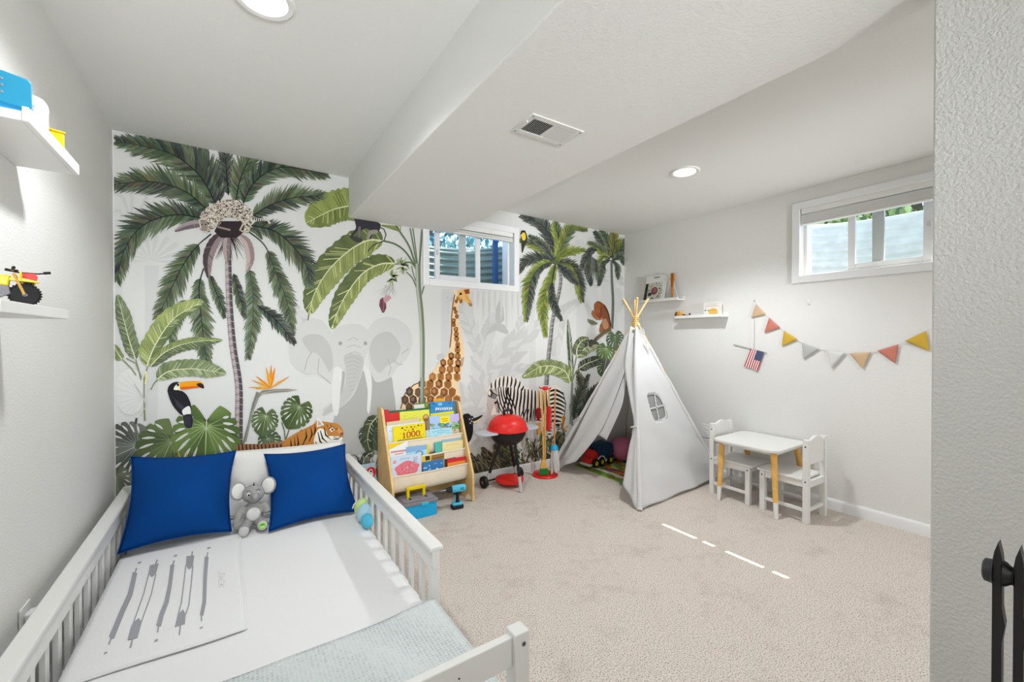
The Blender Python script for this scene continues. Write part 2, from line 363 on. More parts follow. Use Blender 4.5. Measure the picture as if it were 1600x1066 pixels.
MB().tube([RZ(-pi/2) @ Vector((.68*sin(-pi/2+pi*i/24), .57*cos(-pi/2+pi*i/24), 2.24)) + Vector((RW+.2, -2.2, 0)) for i in range(25)], .02, 8).build('rim', M_zinc2, w2)
# soil around the house with holes for the wells (ring strips)
def soil():
    m = MB(); z = 2.16
    def ring(cx, cy, ang, r):
        for i in range(12):
            t0 = -pi/2+pi*i/12; t1 = -pi/2+pi*(i+1)/12
            m.poly([RZ(ang) @ Vector((k*sin(t), k*cos(t), z)) + Vector((cx, cy, 0)) for (k, t) in ((r, t0), (r, t1), (7, t1), (7, t0))])
    ring(2.30, .2, 0, .66); ring(RW+.2, -2.2, -pi/2, .70)
    return m
struct(soil().build('ground', mat('dry_soil', '#9c9685', .95, var=.3, vscale=6), smooth=0), 'soil level outside the basement windows')
# unseen and added for the light: eave that cuts the sun to a sliver
tag(MB().box(4.44, 5.05, -5, 1, 2.958, 3.09).build('sun_blocker', M_whitem, None), 'white eave unseen and added to trim the sun at the right window', 'blocker', kind='structure')
def foliage(name, lab, cx, cy, cz, rx, ry, rz, n, cols, seed):
    random.seed(seed); m = MB(); mm = vmat('leaf_print', .6)
    for i in range(n):
        t = random.uniform(0, 2*pi); u = random.uniform(-1, 1); k = random.uniform(.5, 1)
        p = Vector((cx+rx*k*sqrt(1-u*u)*cos(t), cy+ry*k*sqrt(1-u*u)*sin(t), cz+rz*k*u))
        e = Euler((random.uniform(0, 6), random.uniform(0, 6), random.uniform(0, 6))).to_matrix(); s = random.uniform(.05, .10)
        m.add([p+e @ Vector(q)*s for q in ((-1, 0, 0), (0, -.5, .1), (1, 0, 0), (0, .5, .1))], [(0, 1, 2, 3)], c(random.choice(cols)))
    r = thing(name, lab, 'tree', (cx, cy, 2.16))
    o = m.build('foliage', mm, r, smooth=0); o.location = (-cx, -cy, -2.16); o['kind'] = 'stuff'
    MB().tube([(0, 0, 0), (.05, .02, (cz-2.16)*.6), (0, 0, cz-2.16)], [.12, .09, .05], 8).build('trunk', mat('bark', '#5d5044', .9, var=.3, vscale=10), r)
    return r
foliage('leafy_tree', 'sunlit green tree seen through the right wall window', 7.3, -1.75, 3.15, .8, 1.5, .85, 3000, ['#a8b878', '#c3cf94', '#7d9358', '#56703f'], 3)
foliage('leafy_tree', 'thin leafed tree against blue sky outside the mural wall window', 3.7, 4.2, 3.7, 1.9, .9, 1.2, 2200, ['#4f7f86', '#6d9aa0', '#3e6a78', '#8db4b8'], 4)

# ------------------------------------------------------------------ ceiling lights, vent, outlets
def can_light(name, lab, x, y, z, grp=None, pw=1.0, cone=165):
    r = thing(name, lab, 'ceiling light', (x, y, z), group=grp)
    MB().lathe([(.098, 0), (.098, -.004), (.090, -.010), (.074, -.008), (.070, .0), (.066, .018)], 40).build('trim_ring', M_white, r)
    m = MB(); m.lathe([(0, -.002), (.05, -.003), (.070, -.0015), (.0705, .002)], 40)
    m.build('lens', mat('lit_lens', '#ffffff', .4, emit=9.0), r)
    l = bpy.data.lights.new('lamp', 'SPOT'); l.energy = LAMP_W*pw; l.spot_size = radians(cone); l.spot_blend = .6; l.shadow_soft_size = .055; l.color = (.95, .975, 1)
    q = bpy.data.objects.new('lamp', l); COL.objects.link(q); q.parent = r; q.location = (0, 0, -.062)
    return r
can_light('recessed_light', 'large round recessed ceiling light above the bed', .648, -1.535, H1, None, 1.02, 150)
can_light('recessed_light', 'round recessed ceiling light over the play area', 3.173, -1.467, H2, None, 1.5, 136)
can_light('recessed_light', 'round recessed ceiling light straight above and behind the viewer', .648, -3.75, H1, None, .18)
can_light('recessed_light', 'round recessed ceiling light behind the partition wall', 3.173, -3.9, H2)
can_light('recessed_light', 'round recessed ceiling light near the wall behind the viewer', 1.0, -5.0, H1, None, .35)
# air vent in the beam
vt = thing('air_vent', 'white two-way air register in the ceiling beam', 'vent', (1.667, -1.825, HS), rz=-.02)
M_ventw = mat('vent_white', '#d0cfcb', .5)
fr = MB(); rectframe(fr, -.135, .135, -.080, .080, .028, 0, .006, lambda u, v, d: Vector((u, v, -d))); fr.box(-.006, .006, -.055, .055, -.005, 0)
fr.build('frame', M_ventw, vt, bevel=.002)
MB().box(-.108, .108, -.054, .054, -.0012, -.0006).build('duct_shade', mat('duct_shade_black', '#0c0c0c', .9), vt, smooth=0)  # flat black sheet, the dark inside of the duct put in as colour
bl = []
for i in range(11):
    for side in (-1, 1):
        x = side*(.012+i*.0088)
        a = radians(38)*side
        b_ = MB().box(-.0042, .0042, -.052, .052, -.0005, .0005, T(x, 0, -.0040) @ RY(a)) if side > 0 else MB().box(-.0036, .0036, -.052, .052, -.0005, .0005, T(x, 0, -.0040) @ RY(a))
        b_.build('louver', M_ventw, vt, smooth=0)
MB().box(-.1295, -.1225, -.03, .0, -.014, -.004).build('lever', M_ventw, vt)
for (x, y) in ((-.122, .066), (.122, .066), (.122, -.066), (-.122, -.066)): MB().lathe([(.004, -.0075), (.004, -.005)], 8, T(x, y, 0)).build('screw', M_grey, vt)
# outlets
def outlet(name, lab, M):
    r = thing(name, lab, 'outlet'); r.matrix_world = M
    MB().prism(roundrect(.078, .122, .006), 0, .006).build('plate', M_white, r, bevel=.002)
    for s in (-1, 1):
        f = MB().prism(roundrect(.034, .029, .010, 5, 0, s*.0195), .006, .009).build('socket', M_whitem, r, bevel=.001)
        for (dx, h) in ((-.006, .008), (.006, .006)): MB().box(dx-.0011, dx+.0011, s*.0195-h/2+.003, s*.0195+h/2+.003, .009, .0094).build('slot', M_screw, f, smooth=0)
    return r
ML = Matrix(((0, 0, 1, 0), (1, 0, 0, 0), (0, 1, 0, 0), (0, 0, 0, 1)))       # plate on the left wall (normal +X)
ol = outlet('wall_outlet', 'white wall outlet with plugged adapters low on the left wall', T(.001, -1.262, .365) @ ML)
MB().prism(roundrect(.045, .034, .006, 4, .0, .0195), .009, .034).build('plug_adapter', M_white, ol, bevel=.003)
MB().prism(roundrect(.050, .042, .008, 4, .0, -.026), .009, .046).build('plug_adapter', M_white, ol, bevel=.004)
MRt = Matrix(((0, 0, -1, 0), (-1, 0, 0, 0), (0, 1, 0, 0), (0, 0, 0, 1)))    # plate on the right wall (normal -X)
outlet('wall_outlet', 'white wall outlet on the right wall behind the tent-side chair', T(RW-.001, -.985, .40) @ MRt)
# ================================================================== MURAL (flat print on the back wall)
random.seed(11)
def wallpt(p):
    q = on(p[0], p[1], 1, 0); return Vector((q.x, q.z))
def rectclip(x0, x1, z0, z1):
    def cut(pts, f, g):
        out = []
        for i, a in enumerate(pts):
            b = pts[(i+1) % len(pts)]; fa, fb = f(a), f(b)
            if fa >= 0: out.append(a)
            if (fa >= 0) != (fb >= 0): t = fa/(fa-fb); out.append(a+(b-a)*t)
        return out
    def fn(pts):
        for f in (lambda p: p.x-x0, lambda p: x1-p.x, lambda p: p.y-z0, lambda p: z1-p.y):
            pts = cut(pts, f, None)
            if len(pts) < 3: return []
        return pts
    return fn
WCLIP = rectclip(.006, RW-.006, .079, H1-.001)
LEV = 3e-6
def closed(pts, n=5):
    P = [Vector((p[0], p[1], 0)) for p in pts]; N = len(P); out = []
    for i in range(N):
        p0, p1, p2, p3 = P[i-1], P[i], P[(i+1) % N], P[(i+2) % N]
        for k in range(n):
            t = k/n; q = .5*((2*p1)+(p2-p0)*t+(2*p0-5*p1+4*p2-p3)*t*t+(3*p1-p0-3*p2+p3)*t**3); out.append((q.x, q.y))
    return out
class Mural(Print):
    def __init__(s, base): super().__init__(lambda u, v, l: (u, -l, v), base, 6e-7); s.wc = WCLIP; s.clip = lambda q: s.wc([wallpt(p) for p in q]); s.base = base; s.n = 0; s.k = 0; s.step = 0
    def cyc(s, k): s.flush(); s.k = k; s.n = 0; s.base = s.z; return s      # k levels reused in turn (k = 1: all in one plane)
    def flush(s): s.base = s.top() if s.k else s.z; s.k = 0; s.z = s.base+LEV
    def top(s): return s.base+LEV*max(1, s.k)
    def lev(s):
        if s.k: s.z = s.base+LEV*(s.n % s.k); s.n += 1
        else: s.z += LEV
    def poly(s, pts, col, k=None): s.lev(); super().poly(pts, col, k)
    def blob(s, pts, col): s.poly(closed(pts), col)
    def line(s, pts, w, col): s.lev(); super().line(pts, w, col)
M_print = vmat('mural_print', .8, spec=.12)
BG = '#cbcbc8'
mu = MB()
for (a, b, z0, z1) in ((.004, OX0-.05, .078, H1), (OX1+.05, RW-.004, .078, H1), (OX0-.05, OX1+.05, .078, OZ0-.048), (OX0-.05, OX1+.05, OZ1+.048, H1)):
    mu.add([(a, -.0004, z0), (b, -.0004, z0), (b, -.0004, z1), (a, -.0004, z1)], [(0, 1, 2, 3)], c(BG))
mural = tag(mu.build('wallpaper', M_print, wall_back, smooth=0), 'jungle animal mural wallpaper')
LAY = [.0008]
def motif(name, fn, lab=None, base=None):
    if base: LAY[0] = base
    m = Mural(LAY[0]); fn(m); m.flush(); LAY[0] = m.z+.00004
    o = m.build(name, M_print, mural)
    if lab: o['label'] = lab
    return o
R_ = random.uniform
def rot2(v, a): return Vector((v.x*cos(a)-v.y*sin(a), v.x*sin(a)+v.y*cos(a)))
def frond(m, pts, w, ca, cb, n=34, ang=52, rach='#262b2a', rw=2.0, t0=.05, prof=None, thick=1.3, dk=True):
    dk = dk and ca[0] not in (PALE, PALE3); n = int(n*.85)
    S = spl([(p[0], p[1], 0) for p in pts], 10); S = [Vector((p.x, p.y)) for p in S]
    ln = [0]
    for i in range(1, len(S)): ln.append(ln[-1]+(S[i]-S[i-1]).length)
    Lt = ln[-1]
    def at(t):
        d = t*Lt
        for i in range(1, len(S)):
            if ln[i] >= d or i == len(S)-1:
                k = (d-ln[i-1])/max(1e-6, ln[i]-ln[i-1]); return S[i-1].lerp(S[i], k), (S[i]-S[i-1]).normalized()
    sp = Lt*(1-t0)/n; m.cyc(64)
    for i in range(n+1):
        t = t0+(1-t0)*i/n; p, d = at(min(t, .999)); nn = Vector((-d.y, d.x))
        u = (t-t0)/(1-t0); pr = prof(u) if prof else (.45+.55*min(1, u*3.2))*(1-.62*max(0, (u-.45)/.55)**1.5)
        for sd in (-1, 1):
            L = w*pr*R_(.82, 1.12); a = radians(ang*(1-.5*u)+R_(-4, 4))*sd; e = rot2(d, a); bn = Vector((-e.y, e.x)); bn = bn if bn.dot(d) > 0 else -bn; bw = sp*thick
            cc = random.choice(ca if sd < 0 else cb)
            m.poly([p-d*bw*.5, p+e*L*.45-bn*bw*.55, p+e*L, p+e*L*.45+bn*bw*.55, p+d*bw*.5], cc)
            if dk: m.poly([p-d*bw*.5, p+e*L*.30-bn*bw*.42, p+e*L*R_(.5, .75), p+e*L*.30+bn*bw*.42, p+d*bw*.5], tuple(x*R_(.45, .75) for x in c(cc)[:3])+(1,))
            if random.random() < .35: m.line([p+e*L*.08, p+e*L*.8], lambda q: .9*(1-q), random.choice(cb if sd < 0 else ca))
    m.flush()
    if rach: m.line(S, lambda q: rw*(1.1-.8*q), rach)
def leaf(m, mid, lw, rw, ca, cb, vein='#c9cba6', nv=26, va='#8f9a66', vb='#8f9a66', prof=None, mw=1.7, tear=0, ang=62):
    """banana / plain leaf: midrib points, half widths left and right (px)"""
    S = [Vector((p.x, p.y)) for p in spl([(p[0], p[1], 0) for p in mid], 12)]; n = len(S)-1
    pf = prof or (lambda t: min(1, (t*5)**.6)*min(1, ((1-t)*3.2)**.7))
    L, Rr = [], []
    for i, p in enumerate(S):
        d = (S[min(i+1, n)]-S[max(i-1, 0)]).normalized(); nn = Vector((d.y, -d.x)); t = i/n; k = pf(t)
        wob = 1+.05*sin(i*1.9)+(tear*R_(-1, .2) if tear else 0)
        L.append(p+nn*lw*k*wob); Rr.append(p-nn*rw*k*(1+.05*sin(i*1.7+1)))
    m.cyc(1)
    for side, edge, cols in ((0, L, ca), (1, Rr, cb)):
        for i in range(n):
            m.poly([S[i], edge[i], edge[i+1], S[i+1]], mix(c(cols[0]), c(cols[1]), .5+.5*sin(i*.8+side*2)*R_(.5, 1)))
    m.cyc(2)
    for side, edge, cols in ((0, L, ca), (1, Rr, cb)):
        for j in range(nv):
            t = (j+.5)/nv; i = int(t*n); k = min(n, i+max(1, int(n*.10))); w = (S[i]-edge[k]).length
            if w > 2: m.line([S[i].lerp(edge[k], .04), S[i].lerp(edge[k], R_(.6, .97))], R_(.5, 1.3), random.choice([va, vb, cols[0]]))
    m.flush()
    if vein: m.line(S, lambda q: mw*(1.15-.9*q), vein)
def mon(m, cx, cy, r, a0, ca, vein='#c5d2a6', slots=6, hole=BG, sq=.92, notch=.28):
    """monstera leaf: heart outline with deep cuts; a0 = direction of the tip (px space)"""
    N = 120; pts = []; cuts = []
    for j in range(slots):
        for sd in (-1, 1): cuts.append(sd*(radians(26)+radians(118)*j/slots))
    for i in range(N):
        t = -pi+2*pi*i/N
        k = 1-.20*(abs(t)/pi)**1.5 if abs(t) < 2.75 else (1-.20)*(notch+(1-notch)*(pi-abs(t))/(pi-2.75))
        k *= 1+.10*math.exp(-(t/.25)**2)
        for q in cuts:
            if abs(q) > .5: k *= 1-.16*math.exp(-((t-q)/.035)**2)
        e = Vector((cos(t)*r*k, sin(t)*r*k*sq)); pts.append(rot2(e, a0)+Vector((cx, cy)))
    ctr = Vector((cx, cy)) + rot2(Vector((-r*.38, 0)), a0)
    n = len(pts); m.cyc(1)
    for i in range(n):
        tt = -pi+2*pi*i/n; m.poly([ctr, pts[i], pts[(i+1) % n]], mix(c(ca[0]), c(ca[1]), .5+.5*sin(tt*3+.8)))
    m.cyc(2); vc = mix(c(ca[0]), c(vein), .55)
    for n_, q in enumerate(cuts):
        e = rot2(Vector((cos(q)*r, sin(q)*r*sq)), a0); tip = Vector((cx, cy))+e*(1-.2*(abs(q)/pi)**1.5)
        a, b = ctr.lerp(tip, .50+.10*(n_ % 3 == 0)), ctr.lerp(tip, .84+.05*(n_ % 2)); nrm = Vector((-(b-a).y, (b-a).x)).normalized()*r*.040
        m.poly(closed([a, a.lerp(b, .5)+nrm, b, a.lerp(b, .5)-nrm*.7], 3), hole)
    m.cyc(2)
    for q in [x+.12*(1 if x > 0 else -1) for x in cuts]:
        e = rot2(Vector((cos(q)*r, sin(q)*r*sq)), a0); m.line([ctr.lerp(Vector((cx, cy))+rot2(Vector((r*.1*abs(cos(q)), 0)), a0), .3), Vector((cx, cy))+e*.72], lambda w: r*.016*(1.1-w), vc)
    m.flush(); m.line([ctr, Vector((cx, cy))+rot2(Vector((r*.98, 0)), a0)], lambda w: r*.030*(1.1-w), mix(vc, c(vein), .5))
G1 = ['#5d6851', '#6b765d', '#78836a', '#505a49']; G2 = ['#4a534a', '#5b6555', '#414845', '#68725c']
GR = ['#4d524c', '#5b6058', '#424743', '#686d64']; GY = ['#7a8645', '#8a944c', '#6b783f', '#969f56']
PALE = '#b9b9b7'; PALE2 = '#b0b0ae'; PALE3 = '#c3c3c1'

# --- pale ghost plants behind everything
def ghosts(m):
    for (x0, x1, x2, x3, y0, y1) in ((226, 248, 246, 228, 415, 690), (690, 702, 703, 688, 452, 610), (182, 192, 188, 178, 420, 560), (828, 836, 838, 826, 470, 640), (940, 962, 966, 936, 410, 560), (902, 918, 920, 900, 430, 560)):
        m.poly([(x0, y0), (x1, y0), (x2, y1), (x3, y1)], PALE3)
    for k in range(10):
        a = pi+pi*k/9; m.poly([(236, 408), (236+52*cos(a-.07), 408+44*sin(a-.07)), (236+60*cos(a), 412+46*sin(a)), (236+50*cos(a+.09), 410+42*sin(a+.09))], PALE3)
    for (bx, by, tx, ty) in ((200, 330, 178, 300), (205, 335, 200, 295), (215, 335, 232, 300), (190, 340, 178, 330), (190, 350, 230, 325)):
        m.line([(bx, by), ((bx+tx)/2+4, (by+ty)/2-6), (tx, ty)], 5, PALE3)
    for (pts, w, n) in (([(790, 720), (760, 640), (752, 560), (770, 500)], 34, 26), ([(800, 720), (745, 640), (705, 600), (690, 560)], 28, 24), ([(770, 620), (800, 560), (830, 520), (850, 500)], 26, 22),
                        ([(750, 560), (730, 500), (712, 470), (700, 460)], 22, 18), ([(750, 600), (790, 545), (808, 520), (815, 500)], 24, 20), ([(735, 660), (760, 610), (800, 580), (830, 575)], 24, 22),
                        ([(905, 480), (930, 440), (958, 432), (972, 440)], 20, 16), ([(905, 470), (880, 490), (870, 530), (868, 560)], 18, 16), ([(440, 470), (465, 490), (480, 520), (490, 560)], 18, 16), ([(690, 640), (720, 640), (745, 660), (750, 700)], 26, 20), ([(540, 700), (545, 660), (560, 630), (575, 620)], 24, 18)):
        frond(m, pts, w, [PALE3, PALE], [PALE3, PALE], n, rach=PALE, rw=1.4)
    m.poly([(780, 470), (786, 480), (788, 500), (780, 508), (774, 500), (775, 482)], PALE2)               # hanging ghost bird
    m.poly([(780, 505), (768, 510), (758, 525), (748, 532), (760, 524), (775, 516), (790, 522), (795, 520), (788, 508)], PALE2)
    for (x, y, rx, ry) in ((905, 392, 12, 18), (925, 380, 9, 12), (965, 470, 8, 20), (920, 470, 16, 26)): m.ell(x, y, rx, ry, PALE3)
    m.ell(205, 612, 26, 38, PALE3, 20); m.ell(203, 612, 24, 36, '#cfcfcc', 20)
    for k in range(9): m.line([(225, 620), (205-24*cos(k*.35-1.2), 612+34*sin(k*.35-1.2))], .9, PALE3)
    for k in range(13): m.poly([(700+k*9, 455), (704+k*9, 455), (703+k*9, 490+18*sin(k*2.1)), (701+k*9, 500+18*sin(k*2.1))], PALE3)
motif('pale_plant_print', ghosts, 'faint grey ghost plants')

def elephant(m):
    E1, E2, E3, E4 = '#c1c1be', '#b3b3b0', '#a3a3a0', '#cacac7'
    o = lambda *q: [(440+x/5.33, 440+y/5.33) for x, y in q]
    m.blob(o((430, 1400), (470, 1000), (500, 750), (760, 760), (900, 780), (930, 900), (950, 1060), (960, 1400)), E3)         # body in darker grey
    m.blob(o((60, 570), (90, 450), (160, 360), (260, 310), (340, 330), (400, 400), (440, 480), (450, 560), (440, 640), (430, 740), (410, 850), (350, 800), (280, 770), (180, 760), (90, 690)), E1)
    m.blob(o((170, 490), (230, 440), (330, 450), (400, 530), (425, 640), (410, 740), (300, 760), (240, 600)), E2)
    m.blob(o((190, 760), (240, 600), (330, 640), (420, 840), (300, 780)), E1)
    m.blob(o((720, 400), (790, 320), (880, 295), (980, 320), (1060, 390), (1085, 470), (1080, 560), (1040, 640), (960, 720), (900, 800), (800, 840), (760, 800), (735, 720), (725, 600), (740, 480)), E1)
    m.blob(o((740, 520), (800, 440), (890, 420), (960, 480), (990, 560), (950, 660), (880, 700), (820, 760), (770, 720), (735, 620)), E2)
    m.blob(o((420, 440), (470, 380), (560, 355), (650, 360), (720, 410), (745, 500), (720, 580), (690, 640), (670, 760), (640, 850), (600, 940), (540, 1010), (470, 1060), (400, 1080), (340, 1060), (480, 960), (520, 850), (520, 740), (440, 720), (440, 600), (425, 520)), E1)
    m.blob(o((520, 620), (600, 600), (680, 640), (660, 780), (620, 880), (560, 980), (480, 1050), (350, 1120), (360, 1070), (480, 960), (530, 840), (530, 720)), E2)
    for k in range(9): m.line(o((535+k*3, 640+k*34), (600+k*1, 625+k*34), (655-k*8, 655+k*30)), .9, E3)
    m.blob(o((440, 720), (500, 740), (490, 900), (470, 1100), (430, 1090), (415, 900)), '#d0d0cd'); m.blob(o((680, 700), (740, 760), (750, 900), (730, 1090), (710, 1060), (715, 900)), '#d0d0cd')
    for (x, y) in ((488, 515), (697, 515)): m.ell(440+x/5.33, 440+y/5.33, 3.2, 3.4, E3); m.ell(440+x/5.33, 440+y/5.33, 1.6, 1.8, '#8e8e8b')
    for q in (((550, 490), (600, 465), (640, 490)), ((540, 550), (600, 530), (660, 550)), ((560, 600), (610, 585), (660, 605))): m.line(o(*q), 1, E3)
    for q in (((190, 740), (215, 640), (250, 590)), ((310, 640), (300, 760), (410, 850)), ((880, 640), (910, 720), (890, 780)), ((1000, 600), (1040, 570), (1060, 560)), ((930, 650), (970, 690), (1010, 690))): m.line(o(*q), 1.2, E3)
motif('elephant_print', elephant, 'pale grey elephant face')

def tallpalm(m):
    D = '#23282a'
    frond(m, [(357, 305), (354, 270), (351, 236)], 26, GR, GR, 26, rach='#1c2022')
    frond(m, [(368, 318), (374, 285), (386, 255), (400, 232)], 34, G1, G1, 30, rach=D)
    frond(m, [(345, 318), (330, 280), (305, 245), (268, 223)], 40, G1, G2, 36, rach=D)
    frond(m, [(340, 325), (312, 275), (265, 240), (188, 222)], 42, G1, G2, 46, rach=D)
    frond(m, [(378, 322), (398, 285), (440, 262), (506, 272)], 36, G2, G1, 44, rach=D)
    frond(m, [(330, 335), (290, 300), (235, 284), (172, 290)], 40, G2, G1, 46, rach=D)
    frond(m, [(392, 340), (420, 322), (455, 310), (500, 306)], 32, G1, G2, 40, rach=D)
    frond(m, [(326, 344), (275, 336), (225, 352), (196, 388), (184, 434)], 42, G1, G2, 52, rach=D)
    frond(m, [(330, 366), (307, 386), (284, 418), (264, 460), (248, 492)], 36, G1, G1, 44, rach=D, t0=.18)
    frond(m, [(388, 352), (430, 362), (462, 390), (478, 415), (484, 442)], 36, G2, G1, 46, rach=D)
    frond(m, [(388, 362), (415, 386), (432, 430), (448, 470), (456, 518)], 26, G1, G1, 46, rach='#3a443b', t0=.26)
    frond(m, [(318, 420), (311, 452), (316, 510), (324, 572)], 30, G1, G1, 40, rach=D, t0=.12)
    frond(m, [(290, 468), (280, 490), (268, 515), (274, 540)], 22, G1, G1, 22, rach=None)
    frond(m, [(389, 418), (395, 460), (394, 510), (388, 556)], 24, G1, ['#7c8873', '#66735f'], 40, rach='#46503f')
    frond(m, [(402, 478), (424, 494), (440, 510), (458, 534)], 20, GR, G2, 26, rach=D)
    frond(m, [(328, 430), (335, 450), (343, 470), (350, 494)], 15, G2, G1, 22, rach='#2d332b')
    frond(m, [(365, 428), (370, 448), (376, 470), (382, 494)], 15, GR, G1, 22, rach='#2d332b')
    # trunk
    S = spl([(356, 366, 0), (357, 420, 0), (359, 480, 0), (364, 540, 0), (373, 600, 0), (373.5, 650, 0), (373, 705, 0)], 8)
    m.line([(p.x, p.y) for p in S], lambda q: 9+3.5*q, '#6f6468'); m.line([(p.x-2.4, p.y) for p in S], lambda q: 3.6+1.4*q, '#a59a98'); m.line([(p.x+3, p.y) for p in S], lambda q: 2.8+1.5*q, '#4b454c')
    m.cyc(2)
    for k in range(62):
        q = k/61*.999; p = S[int(q*(len(S)-1))]; y = 372+330*q; x = min(S, key=lambda s: abs(s.y-y)).x; w = 4.4+2*q
        m.line([(x-w, y+1.5), (x, y+.2), (x+w, y+1.2)], .8, '#544c52' if k % 2 else '#b5aca8')
    m.cyc(4)
    for k in range(26): m.line([(358+R_(-4, 4), 360), (358+R_(-22, 26), R_(385, 408))], lambda q: 2.2*(1-q)+.3, random.choice(['#3b3438', '#57494b', '#6d5d5d']))
    for (pts, w, a, b) in (([(348, 364), (334, 380), (325, 405), (326, 436)], 9, '#8a7b7c', '#4a4044'), ([(357, 366), (354, 385), (355, 412)], 6, '#7b6c6e', '#a59692'), ([(374, 368), (386, 380), (391, 405), (385, 427)], 7, '#8f7d7c', '#b5a49f'), ([(330, 352), (310, 350), (290, 354), (273, 362)], 6, '#6b5f64', '#9a8e90'), ([(388, 358), (400, 362), (410, 375)], 4, '#3f4543', '#5d6a4b')):
        leaf(m, pts, w, w, [a, a], [b, b], vein=None, nv=6, va=a, vb=b, prof=lambda t: sin(pi*min(1, t*.95+.05))**.7)
    m.flush(); m.poly([(343, 346), (378, 346), (385, 360), (370, 372), (345, 372), (335, 362)], '#332b2e')
motif('tall_palm_print', tallpalm, 'tall dark green palm tree')

def leopard(m):
    o = lambda *q: [(160+x/4, 200+y/4) for x, y in q]
    body = o((605, 560), (640, 510), (700, 475), (770, 450), (830, 450), (890, 480), (930, 520), (940, 560), (930, 610), (910, 655), (880, 650), (885, 610), (850, 575), (790, 560), (740, 580), (710, 610), (690, 640), (650, 660), (620, 640), (605, 600))
    body = closed(body); m.poly(body, '#bdb2a4')
    xs = [p[0] for p in body]; ys = [p[1] for p in body]
    def inside(x, y):
        r = False
        for i in range(len(body)):
            (x1, y1), (x2, y2) = body[i-1], body[i]
            if (y1 > y) != (y2 > y) and x < (x2-x1)*(y-y1)/(y2-y1)+x1: r = not r
        return r
    m.cyc(10)
    for k in range(760):
        x, y = R_(min(xs), max(xs)), R_(min(ys), max(ys))
        if inside(x, y):
            a = R_(0, pi); l = R_(1.2, 3.2); m.line([(x-l*cos(a)/2, y-l*sin(a)/2), (x+l*cos(a)/2, y+l*sin(a)/2)], R_(.8, 1.5), random.choice(['#1d191a', '#1d191a', '#2b2424', '#2b2424', '#453a36', '#e4dacb', '#efe6da']))
    m.flush(); m.line(o((935, 555), (980, 580), (1030, 575), (1048, 600)), 3.2, '#c9bfb2')
    for k in range(7): m.line([(395+k*3.4, 338.5+k*1.2), (395.8+k*3.4, 344+k*1.0)], 1.6, '#241f20')
    m.poly(o((612, 590), (640, 575), (660, 600), (655, 650), (625, 640)), '#8d8176')
    for (x, y) in ((622, 605), (645, 605)): m.ell(160+x/4, 200+y/4, 1.2, 1, '#1a1516')
    m.line(o((740, 590), (720, 620), (800, 640)), 3, '#8d7f70'); m.line(o((880, 600), (860, 640), (890, 655)), 3, '#b7a997')
motif('leopard_print', leopard, 'spotted wild cat resting in the palm crown')

def leftleaves(m):
    B = lambda *q: [(160+x/4, 450+y/4) for x, y in q]
    for q in (((150, 440), (210, 470), (245, 560)), ((120, 440), (180, 500), (212, 545)), ((205, 430), (225, 500), (243, 575)), ((285, 490), (270, 540), (262, 590)), ((360, 560), (325, 595), (303, 635)), ((262, 560), (262, 700), (268, 830)), ((200, 600), (260, 690), (276, 740), (240, 800))): m.line(B(*q), 2, '#7b8467' if q[0][0] != 200 else '#b9bab2')
    m.line(B((272, 520), (276, 560), (270, 600)), 3, '#d8cf9a')
    leaf(m, B((208, 445), (170, 330), (130, 180), (95, 40)), 11, 13, ['#6d785f', '#59644d'], ['#7b8768', '#667254'], va='#98a284', vb='#49543f')
    leaf(m, B((125, 448), (100, 410), (70, 350)), 8, 6, ['#76835a', '#67744c'], ['#76835a', '#67744c'], nv=10)
    leaf(m, B((280, 490), (330, 360), (450, 190), (635, 85)), 21, 12, ['#9aa567', '#7d8a58'], ['#68754d', '#5d6a49'], nv=34, va='#bfc598', vb='#6d7a4c', mw=2.2, prof=lambda t: min(1, (t*4.5)**.6)*min(1, ((1-t)*2.4)**.5))
    leaf(m, B((300, 490), (380, 410), (480, 360), (600, 335), (752, 325)), 8, 11, ['#7d8b55', '#67744a'], ['#5f6a52', '#535e49'], nv=26, va='#a3ad7c', mw=1.4)
    leaf(m, B((345, 570), (420, 520), (560, 505), (680, 520), (775, 535)), 15, 12, ['#7f8c66', '#6b7857'], ['#8f9b76', '#78855f'], nv=34, va='#b4bd9c', vb='#57634a', mw=1.6)
    m.poly(B((208, 812), (222, 812), (218, 850), (200, 850)), '#4a4d47'); m.line(B((262, 760), (266, 830)), 2.2, '#76835a')
motif('banana_leaf_print', leftleaves, 'long banana leaves at the left')

def monsteras(m):
    mon(m, 203, 702, 52, radians(155), ['#4b5049', '#6b7068'], '#b9bdb4', 7)
    mon(m, 183, 752, 30, radians(80), ['#5a5f53', '#737a66'], '#aab09a', 5)
    mon(m, 262, 702, 58, radians(115), ['#4d5a3c', '#66744c'], '#9fab84', 6)
    mon(m, 322, 682, 64, radians(92), ['#6b8148', '#4f6338'], '#c3d2a2', 7)
    for p in ([(412, 690), (440, 700), (455, 715)], [(445, 690), (452, 670), (456, 655)], [(446, 692), (444, 672), (440, 660)]): m.line(p, 1.8, '#59664a')
    mon(m, 414, 656, 25, radians(100), ['#5f7048', '#4c5c3a'], '#c9d3b2', 6)
    mon(m, 464, 642, 29, radians(118), ['#55653f', '#43522f'], '#bccaa4', 6)
    mon(m, 421, 690, 22, radians(60), ['#55644a', '#46543c'], '#b4bf9f', 5)
    m.poly([(462, 680), (470, 671), (480, 672), (476, 682)], '#6b7a4f')
    for p in ([(285, 725), (281, 713), (278, 705)], [(288, 725), (292, 712), (291, 706)]): m.line(p, lambda q: 3*(1-q)+.6, '#d59a3c')
motif('monstera_print', monsteras, 'broad split leaves low at the left')

